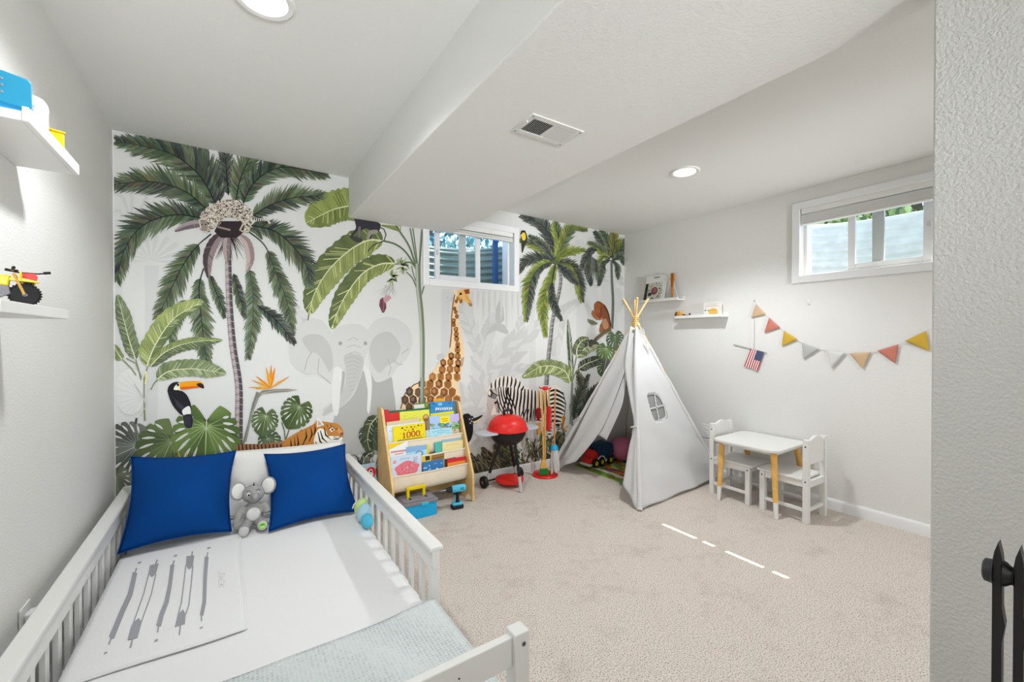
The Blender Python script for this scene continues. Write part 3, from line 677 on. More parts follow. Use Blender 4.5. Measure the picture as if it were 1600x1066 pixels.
def toucan(m):
    B = lambda *q: [(160+x/4, 450+y/4) for x, y in q]
    m.blob(B((412, 660), (408, 640), (415, 615), (435, 595), (460, 587), (482, 592), (495, 620), (480, 640), (500, 645), (525, 665), (545, 700), (555, 740), (550, 790), (520, 800), (490, 790), (470, 770), (445, 740), (425, 700)), '#25242b')
    for k in range(14): m.line(B((425+k*6, 670+k*5), (450+k*6, 690+k*7), (470+k*5, 740+k*4)), .7, '#3b3a45')
    m.blob(B((447, 635), (455, 612), (475, 596), (490, 600), (492, 625), (480, 637)), '#e6e2c4'); m.ell(160+473/4, 450+606/4, 2, 2, '#23323b'); m.ell(160+473/4, 450+606/4, .9, .9, '#0a0a0a')
    m.blob(B((484, 598), (500, 588), (560, 582), (610, 584), (632, 605), (635, 628), (610, 622), (560, 628), (500, 635), (486, 625)), '#e9951f')
    m.blob(B((488, 620), (560, 614), (600, 612), (605, 622), (560, 628), (500, 635)), '#d0601c'); m.blob(B((590, 600), (612, 594), (632, 606), (635, 628), (612, 622), (596, 612)), '#33241f')
    m.blob(B((500, 765), (530, 740), (548, 745), (552, 790), (520, 798), (505, 790)), '#ecebe8')
    m.blob(B((510, 795), (555, 790), (566, 830), (556, 872), (520, 868), (508, 830)), '#2a2932')
    for k in range(4): m.line(B((518+k*10, 800), (520+k*10, 865)), .7, '#4a4955')
motif('toucan_print', toucan, 'black toucan with an orange beak')

def paradise(m):
    B = lambda *q: [(160+x/4, 450+y/4) for x, y in q]
    m.line(B((880, 975), (915, 850), (945, 720), (970, 650)), 3.6, '#6f7268'); m.line(B((895, 960), (935, 780), (975, 680), (1010, 645)), 2.6, '#8a8a80')
    m.poly(B((965, 665), (1000, 640), (1080, 632), (1150, 630), (1222, 636), (1150, 648), (1060, 655), (1000, 662), (972, 690)), '#7d7a70'); m.line(B((985, 660), (1080, 640), (1200, 637)), .9, '#b8a58e')
    for t, w in (((1055, 475), 26), ((1080, 490), 22), ((1022, 490), 22), ((955, 545), 18), ((925, 572), 16), ((905, 620), 14), ((1175, 548), 16), ((950, 630), 12)):
        b = Vector((1050, 625)); e = Vector(t); n = Vector((-(e-b).y, (e-b).x)).normalized()*w/2
        k = B(tuple(b-n*.3), tuple(b.lerp(e, .4)-n), tuple(e), tuple(b.lerp(e, .4)+n), tuple(b+n*.3)); m.poly(k, random.choice(['#e8a23a', '#efb348', '#dd8f2e']))
        m.line(B(tuple(b), tuple(b.lerp(e, .9))), .8, '#b5651f')
motif('paradise_flower_print', paradise, 'orange bird-of-paradise flower')

def tiger(m):
    B = lambda *q: [(160+x/4, 450+y/4) for x, y in q]
    OR, CRM, BK = '#b57a3c', '#dcd3c4', '#221c1a'
    m.poly(B((830, 990), (870, 975), (1000, 975), (1135, 955), (1135, 1030), (850, 1040)), '#96694a')
    for k in range(12): m.line(B((850+k*24, 975), (856+k*24, 1030)), 2.2, '#3a2b26')
    m.blob(B((1130, 1100), (1130, 970), (1170, 930), (1240, 890), (1320, 850), (1345, 815), (1360, 830), (1420, 840), (1470, 850), (1500, 885), (1503, 930), (1480, 965), (1430, 980), (1380, 1010), (1330, 1060), (1320, 1100)), OR)
    m.poly(B((1200, 1100), (1240, 1010), (1300, 985), (1380, 990), (1330, 1060), (1320, 1100)), CRM); m.blob(B((1400, 930), (1450, 925), (1500, 935), (1478, 965), (1430, 980), (1380, 960)), '#e4ddd2'); m.blob(B((1350, 880), (1400, 900), (1400, 980), (1350, 1010), (1320, 960)), '#e2dace')
    m.poly(B((1340, 870), (1338, 815), (1350, 808), (1385, 855)), '#d9d3cc'); m.poly(B((1346, 860), (1346, 825), (1372, 852)), '#b89c8c')
    for q in (((1150, 1040), (1180, 985), (1175, 940)), ((1200, 1040), (1225, 970), (1215, 910)), ((1170, 1080), (1205, 1010), (1200, 930)), ((1250, 980), (1275, 930), (1270, 880)), ((1290, 960), (1310, 915), (1300, 865)), ((1320, 920), (1330, 890), (1325, 850)), ((1345, 900), (1360, 960), (1390, 985)), ((1360, 890), (1375, 940), (1410, 970)), ((1385, 870), (1395, 920), (1430, 950)), ((1330, 960), (1350, 1000), (1370, 1005)), ((1400, 850), (1410, 880)), ((1425, 848), (1430, 870)), ((1330, 1000), (1340, 1040)), ((1300, 1010), (1310, 1050))):
        m.line(B(*q), lambda w: 2.6*sin(pi*(.15+.8*w)), BK)
    m.poly(B((1415, 880), (1440, 868), (1452, 885), (1430, 900)), '#f0eadf'); m.ell(160+1436/4, 450+884/4, 2.4, 2, '#c98a22'); m.ell(160+1437/4, 450+884/4, 1.2, 1.4, BK); m.line(B((1412, 882), (1438, 866), (1456, 884)), 1.3, BK)
    m.ell(160+1468/4, 450+880/4, 1.6, 1.4, BK); m.poly(B((1470, 870), (1490, 885), (1503, 905), (1485, 912), (1465, 900)), '#c88f58'); m.poly(B((1485, 905), (1504, 900), (1503, 920), (1488, 922)), '#7c4b41'); m.line(B((1490, 925), (1470, 945), (1440, 945)), 1.2, BK)
    for k in range(5): m.line(B((1450+k*6, 925+k*3), (1440+k*4, 933+k*3)), .6, BK)
motif('tiger_print', tiger, 'orange striped tiger lying low')

def bananatree(m):
    C = lambda *q: [(460+x/5.33, 290+y/5.33) for x, y in q]
    GL, GD = ['#7f8852', '#8f9860'], ['#636e47', '#535e3f']
    # trunk and stalks
    for q, w in ((((1038, 690), (1050, 520), (1062, 365)), 3.2), (((1020, 700), (1000, 560), (962, 355)), 2.2), (((1024, 660), (1010, 540), (985, 355)), 1.8), (((1015, 700), (960, 520), (880, 390), (840, 335)), 3.0), (((1010, 690), (930, 560), (840, 490), (740, 462)), 3.0), (((1015, 690), (960, 640), (900, 650), (835, 655)), 2.2), (((1040, 960), (1060, 900), (1078, 840)), 2.2), (((1010, 800), (985, 720), (975, 670)), 1.6), (((1020, 860), (980, 770), (930, 720)), 2)):
        S = spl([(p[0], p[1], 0) for p in C(*q)], 6); m.line([(p.x, p.y) for p in S], w, '#76836a'); m.line([(p.x+.6, p.y) for p in S], w*.35, '#4b5546')
    S = spl([(653, 412, 0), (654, 450, 0), (658, 490, 0), (660, 540, 0), (659, 640, 0), (658, 690, 0)], 8)
    m.line([(p.x, p.y) for p in S], lambda q: 8.5-2*q, '#8f9887'); m.line([(p.x+1.8, p.y) for p in S], 2.4, '#69715f'); m.line([(p.x-2, p.y) for p in S], 1.6, '#b1b8a9')
    for k in range(7): m.line(C((700+k*28, 330+k*1), (740+k*24, 340), (880, 385)), 1.2, '#6b7646')
    # leaf cut by the beam, top left
    leaf(m, [(562, 322), (540, 323), (515, 330), (478, 349)], 22, 29, ['#66723f', '#7b8750'], ['#8d9857', '#768247'], va='#b4bc84', vb='#57632f', nv=26, mw=2.4, prof=lambda t: min(1, (t*4+.6)**.5)*min(1, ((1-t)*4)**.55))
    m.line(C((440, 280), (500, 290)), 3, '#76835a')
    # two long leaves
    leaf(m, C((745, 462), (600, 470), (430, 570), (260, 760), (150, 960), (110, 1130), (130, 1060)), 1, 1, GL, GD, vein=None, nv=0)
    leaf(m, [(598, 377), (575, 376), (545, 392), (512, 424), (490, 462), (484, 490)], 24, 24, GL, GD, va='#c2c78a', vb='#5d6a38', nv=44, mw=2.4, prof=lambda t: min(1, (t*4.5)**.5)*min(1, ((1-t)*2.6+.03)**.6))
    leaf(m, [(617, 412), (594, 413), (566, 428), (540, 462), (524, 496), (519, 514)], 16, 17, GL, GD, va='#c2c78a', vb='#5d6a38', nv=38, mw=2.2, prof=lambda t: min(1, (t*4.5)**.5)*min(1, ((1-t)*2.4+.05)**.7))
    m.poly(C((720, 325), (830, 335), (875, 380), (850, 365), (780, 355)), '#7c8850')
    # fruit bunch and purple bud
    m.cyc(6)
    for k in range(26):
        a = R_(-2.6, .6); cx, cy = (628, 414) if k % 2 else (613, 432); l = R_(7, 13); m.line([(cx, cy), (cx+l*.6*cos(a), cy+l*.5*sin(a)), (cx+l*cos(a+.3), cy+l*sin(a+.3))], lambda q: 3.2*(1-.5*q), random.choice(['#8f9a70', '#a8b189', '#6f7a55', '#c0c7a3']))
    for k in range(16):
        a = R_(.2, 2.9); cx, cy = (628, 418) if k % 2 else (612, 436); l = R_(6, 12); m.line([(cx, cy), (cx+l*cos(a), cy+l*sin(a))], lambda q: 3*(1-.5*q), random.choice(['#8f9a70', '#a8b189', '#6f7a55']))
    for k in range(20): m.line(C((770+R_(-20, 60), 830), (760+R_(-90, 90), 900+R_(-20, 40))), .6, '#b5b6b0')
    m.flush(); m.line(C((800, 820), (770, 880), (760, 920)), 1, '#9aa08e')
    m.poly(C((730, 1060), (705, 1000), (712, 950), (735, 930), (760, 960), (765, 1020), (745, 1060)), '#6b3f4b'); m.poly(C((760, 915), (790, 915), (808, 935), (780, 965), (750, 980), (740, 945)), '#b58f93'); m.line(C((735, 935), (745, 990), (735, 1050)), 1.2, '#8f6670')
motif('banana_tree_print', bananatree, 'banana plant with broad green leaves', .0030)

def darkmonkey(m):
    C = lambda *q: [(460+x/5.33, 290+y/5.33) for x, y in q]
    m.blob(C((500, 270), (560, 270), (700, 310), (715, 350), (690, 400), (650, 405), (640, 440), (605, 450), (610, 400), (625, 370), (590, 360), (560, 375), (548, 400), (552, 450), (530, 455), (528, 380), (510, 395), (478, 425), (470, 410), (510, 360), (505, 310)), '#37353a')
    m.blob(C((625, 375), (690, 370), (690, 400), (640, 410), (620, 450), (600, 450), (612, 400)), '#8f8a84'); m.blob(C((530, 360), (550, 345), (548, 440), (535, 450)), '#6c6866')
    m.line(C((705, 345), (745, 365), (762, 410), (745, 460), (650, 500), (610, 550)), 1.6, '#37353a'); m.blob(C((455, 425), (500, 420), (570, 455), (530, 475), (490, 460)), '#3f3f3c')
motif('monkey_print', darkmonkey, 'dark monkey under the beam')

def inpoly(body):
    def f(x, y):
        r = False
        for i in range(len(body)):
            (x1, y1), (x2, y2) = body[i-1], body[i]
            if (y1 > y) != (y2 > y) and x < (x2-x1)*(y-y1)/(y2-y1)+x1: r = not r
        return r
    return f
def giraffe(m):
    D = lambda *q: [(440+x/5.33, 440+y/5.33) for x, y in q]
    body = D((990, 1070), (1000, 1000), (1040, 920), (1100, 860), (1180, 830), (1240, 770), (1300, 690), (1370, 620), (1405, 540), (1415, 420), (1415, 300), (1425, 200), (1440, 110), (1470, 70), (1560, 60), (1560, 130), (1500, 170), (1475, 200), (1470, 280), (1490, 400), (1510, 500), (1520, 620), (1505, 710), (1485, 800), (1470, 880), (1490, 960), (1480, 1080), (1460, 1500), (1000, 1500))
    body = closed(body); m.poly(body, '#dfc39d'); f = inpoly(body)
    y = 466; rows = 0; m.cyc(2)
    while y < 705:
        g = min(1, max(0, (y-480)/120)); s = 6.2+7.5*g; x = 612+(rows % 2)*s*.5+R_(0, 1)
        while x < 728:
            jx, jy = x+R_(-.9, .9), y+R_(-.9, .9)
            if f(jx, jy) and f(jx-s*.28, jy) and f(jx+s*.28, jy):
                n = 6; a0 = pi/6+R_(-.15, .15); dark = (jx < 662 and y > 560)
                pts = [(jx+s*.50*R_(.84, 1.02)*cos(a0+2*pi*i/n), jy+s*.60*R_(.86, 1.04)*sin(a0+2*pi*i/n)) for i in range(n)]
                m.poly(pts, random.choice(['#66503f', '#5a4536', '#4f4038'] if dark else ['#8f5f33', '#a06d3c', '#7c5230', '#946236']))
                m.ell(jx-s*.05, jy-s*.05, s*.20, s*.26, random.choice(['#7a6450', '#6b543f'] if dark else ['#a87544', '#b07c48', '#8a5c34']), 7)
            x += s*.98
        y += s*.90; rows += 1
    m.flush()
    m.line(D((1440, 110), (1425, 200), (1415, 300), (1415, 420), (1400, 550)), 1.6, '#8a5a35'); m.line(D((990, 1060), (1030, 930), (1100, 860), (1180, 830)), 1.6, '#4d4038')
    m.poly(D((1460, 80), (1510, 65), (1555, 85), (1560, 130), (1582, 170), (1588, 200), (1565, 210), (1540, 175), (1500, 150), (1470, 140)), '#d9ae6c'); m.poly(D((1515, 70), (1560, 62), (1565, 100), (1530, 105)), '#8c4a20')
    m.ell(440+1490/5.33, 440+103/5.33, 2, 2, '#241a14'); m.poly(D((1550, 175), (1588, 185), (1586, 205), (1566, 210)), '#8f7a60'); m.line(D((1530, 110), (1550, 150), (1575, 175)), 1.6, '#c8902f')
    for k in range(10): m.ell(440+R_(1445, 1500)/5.33, 440+R_(110, 190)/5.33, .7, .7, '#7a4f28', 6)
    m.poly(D((1425, 60), (1460, 85), (1450, 105), (1425, 85)), '#e3cba4'); m.poly(D((1490, 640), (1520, 625), (1512, 690), (1495, 720)), '#b2977d')
    S = [(659, 440), (660, 540), (659, 690)]; m.line([(660, 590), (659.5, 640), (659, 690)], 6.6, '#8f9887'); m.line([(661.8, 590), (661.3, 640), (660.8, 690)], 2.2, '#69715f')
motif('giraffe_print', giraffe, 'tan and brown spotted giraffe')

def zebra(m):
    Gq = lambda *q: [(680+x/5.33, 500+y/5.33) for x, y in q]
    body = Gq((430, 700), (428, 610), (445, 560), (480, 510), (540, 475), (600, 465), (660, 480), (710, 510), (745, 550), (800, 580), (880, 590), (940, 560), (990, 547), (1040, 570), (1070, 620), (1080, 700), (1070, 790), (1045, 860), (1035, 930), (1050, 1000), (1030, 1010), (1005, 900), (960, 850), (975, 920), (955, 1000), (930, 1000), (930, 860), (850, 850), (760, 860), (690, 830), (560, 800), (500, 790), (470, 800), (455, 760))
    body = closed(body); m.poly(body, '#d9d2c8'); f = inpoly(body); BK = '#231f20'
    def st(pts, w):
        S = spl([(p[0], p[1], 0) for p in Gq(*pts)], 8); run = []
        for p in S+[None]:
            if p is not None and f(p.x, p.y): run.append((p.x, p.y))
            else:
                if len(run) > 2: m.line(run, lambda q: w*(.35+.65*sin(pi*min(1, max(0, .1+.85*q)))), BK)
                run = []
    for k in range(9): st([(470+k*31, 560+6*(4-k)**2*.3), (478+k*31-(4-k)*3, 500+2*(k-4)**2), (490+k*28, 460)], 2.6)            # mane
    for k in range(12): st([(600+k*29, 560+k*3), (592+k*30, 650), (585+k*30+(k-6)*3, 760), (600+k*28, 880)], 2.9)                 # barrel
    for k in range(6): st([(500+k*22, 560), (510+k*20, 620), (520+k*26, 700), (560+k*22, 780)], 2.3)                                # neck
    for k in range(9): st([(940+k*4, 600+k*34), (1000, 585+k*36), (1060, 615+k*34), (1090, 650+k*33)], 3.4)                        # rump
    for k in range(6): st([(1000, 850+k*22), (1030, 846+k*22), (1060, 856+k*22)], 2)
    for k in range(5): st([(930, 850+k*26), (955, 846+k*26), (985, 852+k*26)], 2)
    for k in range(5): st([(690+k*30, 870), (720+k*24, 780), (740+k*20, 740)], 1.8)
    m.poly(Gq((430, 700), (430, 610), (455, 560), (500, 580), (520, 640), (500, 700), (470, 760), (455, 800)), '#b3aca4')
    for k in range(8): m.line(Gq((440+k*8, 640+k*3), (455+k*8, 600+k*4), (475+k*8, 600+k*5)), 1.1, '#2b2625')
    for k in range(7): m.line(Gq((490+k*3, 690+k*13), (515, 675+k*14), (535, 700+k*13)), 1.3, '#2b2625')
    m.poly(Gq((445, 600), (462, 570), (480, 600), (470, 640), (450, 640)), '#3b3534'); m.poly(Gq((440, 610), (452, 585), (462, 610), (455, 635)), '#d9d2c8'); m.ell(680+503/5.33, 500+690/5.33, 2, 1.6, '#15110f')
    m.line(Gq((1060, 600), (1085, 700), (1070, 820), (1050, 900)), 1.2, '#231f20')
motif('zebra_print', zebra, 'grazing black and white zebra')

def rightpalms(m):
    E = lambda *q: [(680+x/5.33, 330+y/5.33) for x, y in q]
    D = '#3a3f3c'
    S = spl([(p[0], p[1], 0) for p in E((1025, 470), (1045, 560), (1030, 680), (1000, 800), (975, 920), (960, 1060), (940, 1250), (925, 1450))], 8)
    m.line([(p.x, p.y) for p in S], lambda q: 4.4+2.6*q, '#8d8b89'); m.line([(p.x+1.4, p.y) for p in S], lambda q: 1.6+1*q, '#63615f')
    m.cyc(2)
    for k in range(44): p = S[int(k/44*(len(S)-1))]; m.line([(p.x-2.6, p.y+1), (p.x+2.6, p.y)], .7, '#5c5a58' if k % 2 else '#b5b3b0')
    frond(m, E((990, 420), (985, 300), (900, 130), (730, 45)), 22, GR, GR, 34, rach='#2f3436')
    frond(m, E((1000, 400), (1030, 280), (1010, 160), (1000, 80)), 17, GY, G1, 26, rach=D)
    frond(m, E((1005, 400), (1070, 250), (1130, 150), (1245, 150)), 18, GY, G1, 32, rach='#5f6c35')
    frond(m, E((985, 415), (900, 320), (800, 270), (720, 250)), 17, GY, G1, 28, rach=D)
    frond(m, E((985, 405), (920, 310), (860, 250), (790, 210)), 11, GR, G1, 22, rach=D)
    frond(m, E((1000, 415), (1080, 350), (1150, 335), (1230, 325)), 14, GY, GY, 26, rach='#6d7a33')
    frond(m, E((985, 420), (880, 390), (760, 420), (700, 500)), 17, G2, GR, 32, rach=D)
    frond(m, E((990, 430), (880, 460), (790, 600), (755, 900)), 19, GR, GY, 44, rach=D)
    frond(m, E((1000, 430), (960, 560), (900, 760), (915, 1030)), 17, GY, GY, 42, rach='#5f6c35')
    frond(m, E((1000, 440), (970, 600), (980, 760), (1045, 900)), 12, GR, GR, 26, rach='#2f3436', t0=.35)
    frond(m, E((1010, 430), (1120, 440), (1190, 560), (1220, 740)), 18, GR, GY, 40, rach=D)
    frond(m, E((1010, 440), (1060, 480), (1120, 540), (1175, 600)), 13, GR, GR, 24, rach='#2f3436')
    m.ell(680+1000/5.33, 330+425/5.33, 6, 4, '#56613b')
    # far palm at the corner
    S = spl([(p[0], p[1], 0) for p in E((1465, 410), (1468, 560), (1478, 760), (1470, 980))], 6)
    m.line([(p.x, p.y) for p in S], lambda q: 3+.8*q, '#6b6f6c'); m.line([(p.x+.8, p.y) for p in S], 1.2, '#484c4a')
    for pts, w, a, b in ((((1450, 400), (1410, 290), (1330, 180)), 13, GR, G2), (((1460, 390), (1440, 280), (1380, 165)), 14, G1, G2), (((1465, 390), (1490, 280), (1480, 170)), 17, ['#7b7f45', '#8d8a48', '#6a7040'], ['#7b7f45', '#6a6a38']), (((1470, 395), (1530, 330), (1580, 260)), 18, ['#666b3c', '#4d5436', '#7b7f45'], G2), (((1450, 400), (1360, 310), (1280, 270)), 13, GY, G1), (((1450, 400), (1400, 380), (1350, 440)), 10, GY, GY), (((1455, 410), (1400, 440), (1360, 610)), 11, G2, G1), (((1475, 410), (1530, 370), (1570, 440)), 9, G1, G2), (((1475, 415), (1510, 460), (1520, 560)), 8, G1, G2), (((1470, 410), (1540, 380), (1560, 390)), 9, G2, G2)):
        frond(m, E(*pts), w, a, b, 26, rach=D)
    frond(m, E((1330, 320), (1290, 360), (1270, 450), (1290, 590)), 20, GR, GR, 16, rach=None, ang=18)
    frond(m, E((1345, 325), (1290, 330), (1250, 400), (1220, 470)), 12, GR, GR, 22, rach='#2f3436')
    for k in range(7): m.line(E((1300+k*8, 380+k*6), (1285+k*12, 500), (1240+k*24, 590+12*sin(k))), lambda q: 2.4*(1-q)+.3, random.choice(GR))
motif('right_palm_print', rightpalms, 'bright green palm trees right of the window')

def parrot(m):
    E = lambda *q: [(680+x/5.33, 330+y/5.33) for x, y in q]
    m.blob(E((712, 230), (705, 190), (720, 165), (745, 170), (762, 215), (758, 260), (740, 300), (722, 350), (716, 300)), '#383a33'); m.blob(E((715, 205), (725, 180), (742, 185), (750, 220), (740, 245), (722, 240)), '#e3bf3a'); m.blob(E((712, 165), (742, 163), (745, 175), (720, 180)), '#23231f')
    m.blob(E((705, 200), (716, 195), (716, 215)), '#d6c38b')
motif('parrot_print', parrot, 'small yellow-breasted bird by the window')

def brownape(m):
    E = lambda *q: [(680+x/5.33, 330+y/5.33) for x, y in q]
    m.blob(E((1265, 900), (1290, 905), (1345, 930), (1340, 945), (1300, 945), (1275, 925)), '#6d7358')
    m.blob(E((1335, 760), (1355, 750), (1385, 765), (1420, 800), (1445, 860), (1455, 920), (1460, 970), (1440, 1000), (1400, 1010), (1365, 1000), (1375, 950), (1395, 900), (1360, 905), (1330, 890), (1305, 850), (1308, 825), (1330, 850), (1320, 810), (1322, 775)), '#7b4a30')
    m.blob(E((1325, 775), (1350, 758), (1372, 790), (1365, 840), (1335, 855), (1320, 820)), '#9a5a35'); m.blob(E((1395, 905), (1420, 900), (1440, 960), (1410, 985), (1385, 950)), '#a87c5a'); m.blob(E((1308, 825), (1318, 840), (1355, 890), (1390, 880), (1380, 905), (1340, 905), (1300, 860)), '#a06440')
    m.blob(E((1365, 1000), (1375, 940), (1395, 960), (1385, 1010)), '#8d5a3c'); m.line(E((1400, 780), (1440, 860), (1458, 960)), 2, '#4c2f22'); m.line(E((1370, 800), (1380, 860), (1365, 900)), 1.4, '#5f3824')
    m.line(E((1460, 985), (1400, 1010), (1340, 1060), (1280, 1130)), 4.5, '#5f5645'); m.line(E((1455, 1000), (1400, 1030), (1345, 1075)), 1.6, '#8b7a5c')
motif('ape_print', brownape, 'crouching brown ape')

def rightleaves(m):
    Gq = lambda *q: [(680+x/5.33, 500+y/5.33) for x, y in q]
    K = lambda *q: [(860+x/6.154, 460+y/6.154) for x, y in q]
    leaf(m, Gq((1140, 520), (1130, 350), (1118, 180), (1104, -10)), 4.2, 3.6, ['#50564c', '#5f665a'], ['#7d8474', '#6a7162'], nv=30, va='#9aa18e', vb='#3e443b', mw=1.2)
    for q, w in ((((1140, 520), (1150, 420), (1175, 310)), 1.8), (((1145, 500), (1165, 440), (1200, 400)), 1.8), (((1140, 520), (1132, 700), (1140, 880)), 3.2), (((1120, 700), (1125, 800), (1120, 870)), 2)): m.line(Gq(*q), w, '#7a7f70')
    leaf(m, Gq((1125, 525), (1080, 430), (980, 385), (880, 390), (800, 430), (722, 478)), 14, 10, ['#8a9560', '#737f4c'], ['#6b774a', '#9aa37a'], nv=34, va='#c3c89c', vb='#5a653c', mw=1.6)
    leaf(m, K((250, 605), (330, 520), (400, 490), (470, 490)), 9, 10, ['#4c5248', '#3f453e'], ['#9ba47c', '#6f7a56'], nv=20, va='#c3c8ae', vb='#454c3f')
    leaf(m, K((252, 590), (255, 520), (300, 450), (370, 425)), 7, 9, ['#5b6255', '#4a5146'], ['#4c5347', '#5d6457'], nv=14)
    leaf(m, K((270, 715), (340, 670), (420, 640), (500, 605)), 8, 9, ['#3e443c', '#555c50'], ['#5f6659', '#444a42'], nv=22, va='#8d947e', vb='#2f342e')
    mon(m, 946, 549, 17, radians(95), ['#6f8452', '#55683f'], '#b9c79a', 5)
    mon(m, 961, 530, 17, radians(85), ['#4d5a45', '#5d6a50'], '#a5b18f', 5)
    mon(m, 944, 575, 13, radians(110), ['#586844', '#46543a'], '#a5b18f', 4)
    m.poly(K((500, 640), (540, 600), (580, 650), (540, 740), (510, 800), (495, 720)), '#545b50'); m.line(K((540, 610), (520, 700), (508, 790)), 1, '#8f9683'); m.poly(K((630, 570), (640, 540), (662, 525), (640, 570)), '#4a5146')
    # fern fronds with striped leaflets
    frond(m, Gq((1150, 830), (1200, 720), (1230, 600), (1190, 450)), 18, ['#5d6152', '#777a66', '#4a4d42'], ['#6b6a52', '#86826a'], 22, rach='#4a4d42', thick=.9)
    frond(m, Gq((1180, 800), (1250, 700), (1300, 610), (1350, 545)), 15, ['#3e433c', '#5d6152'], ['#4c5047', '#6c7062'], 22, rach='#33372f', thick=.9)
    frond(m, Gq((1150, 830), (1190, 640), (1240, 540), (1270, 470)), 15, ['#3e433c', '#5d6152'], ['#4c5047', '#6c7062'], 24, rach='#33372f', thick=.9)
    for q in (((1060, 800), (1055, 880)), ((1075, 810), (1060, 890)), ((1045, 860), (1065, 900)), ((1105, 880), (1070, 905)), ((1090, 930), (1060, 900))): m.line(Gq(*q), lambda w: 3.2*(1-.7*w), random.choice(['#d8a63a', '#c98a2c', '#a3662a']))
    m.line(Gq((1060, 905), (1020, 900), (985, 885)), 2.2, '#8d8d82'); m.line(Gq((1060, 905), (1075, 960), (1065, 1010)), 2.6, '#6f7066')
    leaf(m, Gq((1060, 1000), (1020, 1020), (990, 1045), (960, 1090)), 7, 7, ['#6f726c', '#5a5d58'], ['#7f827a', '#6a6d66'], nv=12)
    for k in range(14): m.line(Gq((1040, 940+k*10), (1048, 936+k*10)), 1.4, '#2a2625')
motif('right_leaf_print', rightleaves, 'broad dark leaves by the tent', .0040)

def hornbill(m):
    m.blob([(722, 650), (730, 646), (735, 650), (738, 660), (738, 676), (734, 688), (726, 692), (720, 670)], '#1f1d20'); m.blob([(731, 652), (738, 650), (740, 660), (733, 664)], '#2a282c')
    for x, y in ((733, 655), (736, 658), (734, 661), (737, 654)): m.ell(x, y, 1, 1, '#d9d6cf', 6)
    m.blob([(738, 659), (744, 656), (750, 653), (749, 657), (741, 661)], '#cfc59a'); m.blob([(737, 655), (746, 651), (753, 648), (751, 652), (741, 658)], '#2b2826')
def undergrowth(m):
    BR = ['#5d5a45', '#6f6a50', '#47463a', '#7f7a60', '#3b3c33']; OL = ['#6a7048', '#555c3c', '#7d8259', '#44492f']
    for k in range(34):
        x = 742+k*4.0+R_(-4, 4); y = 748-(x-741)*.20; a = R_(-2.3, -.8); L = R_(28, 58)
        frond(m, [(x, y), (x+L*.5*cos(a)+R_(-4, 4), y+L*.5*sin(a)), (x+L*cos(a+R_(-.4, .4)), y+L*sin(a))], R_(8, 13), random.choice([BR, OL]), random.choice([BR, GR]), 14, rach=random.choice(['#8d8a70', '#3b3c33']), thick=1.1)
    m.cyc(6)
    for k in range(60):
        x = R_(806, 868); y = R_(690, 725); m.line([(x, y), (x+R_(-6, 6), y-R_(4, 12))], 1.8, random.choice(['#e0ddd2', '#c8c4b4', '#7d7a66', '#4a4b40']))
    m.flush(); mon(m, 580, 680, 24, radians(60), ['#3d4438', '#4d5546'], '#a9b09d', 5)
    leaf(m, [(590, 650), (578, 665), (574, 690), (582, 715)], 8, 10, ['#3f4838', '#333b30'], ['#4a5440', '#3a4333'], nv=12, va='#9aa38a', mw=1.2)
    leaf(m, [(572, 740), (566, 728), (572, 712), (585, 706)], 6, 8, ['#2f312e', '#484b46'], ['#3a3d39', '#6c6f69'], nv=10, va='#a3a69d')
    m.ell(551, 724, 11, 14, '#454443', 18); m.ell(550, 722, 8.5, 11, '#a9a8a5', 18); m.ell(552, 730, 4, 5, '#2b2a2a'); m.ell(549, 720, 3.2, 4, '#d2d1ce'); m.ell(546, 716, 1.6, 2, '#8a8988')
    for k in range(16): m.line([(575+R_(-12, 22), 745), (570+R_(-14, 26), 715+R_(-10, 10))], lambda q: 3*(1-q)+.4, random.choice(GR+['#6c6f69']))
motif('undergrowth_print', undergrowth, 'brown-green ferns along the foot of the mural', .0032)
motif('hornbill_print', hornbill, 'black hornbill behind the book rack')
# ================================================================== BED AND WHAT LIES ON IT
random.seed(21)
bed = thing('toddler_bed', 'white wooden floor bed with slatted guard rails along the left wall', 'bed', (0, 0, 0))
def side_rail(name, X, y0, y1, sgn, sp, first):
    r = MB().box(X-.017, X+.017, y0, y1, .346, .420).build(name, M_white, bed, bevel=.003)
    MB().box(X-.028, X+.028, y0-.006, y1+.006, .420, .440).build('cap_board', M_white, r, bevel=.005)
    MB().box(X-.017, X+.017, y0, y1, .060, .120).build('lower_board', M_white, bed, bevel=.003)
    for y in (y0+.022, y1-.022): MB().box(X-.0175, X+.0175, y-.019, y+.019, .0, .347).build('post', M_white, bed, bevel=.003)
    y = first
    while y > y0+.07:
        MB().box(X-.008, X+.008, y-.0155, y+.0155, .118, .348).build('slat', M_white, bed, bevel=.002); y -= sp
side_rail('guard_rail', 1.225, -1.668, -.075, 1, .1275, -.115)
side_rail("guard_rail", .074, -2.235, -.075, -1, .114, -.120)
for X in (.107, 1.226): MB().box(X-.0245, X+.0245, -2.262, -2.213, 0, .440).build('foot_post', M_white, bed, bevel=.003)
MB().box(.131, 1.202, -2.247, -2.222, .345, .428).build('footboard', M_white, bed, bevel=.003)
MB().box(.131, 1.202, -2.247, -2.222, .05, .12).build('lower_board', M_white, bed, bevel=.003)
for X in (.107, 1.226):
    b_ = MB().lathe([(.0075, 0), (.0075, .0015), (.005, .0018), (.0045, .0005), (0, .0005)], 14, T(X+.004, -2.262, .408) @ RX(pi/2)); b_.build('bolt_head', M_metal, bed)
    MB().lathe([(.0042, 0), (0, .0001)], 6, T(X+.004, -2.2628, .408) @ RX(pi/2)).build('bolt_socket', M_black, bed, smooth=0)
MB().lathe([(.003, 0), (0, .0008)], 8, T(1.035, -2.2475, .388) @ RX(pi/2)).build('screw_hole', M_black, bed)
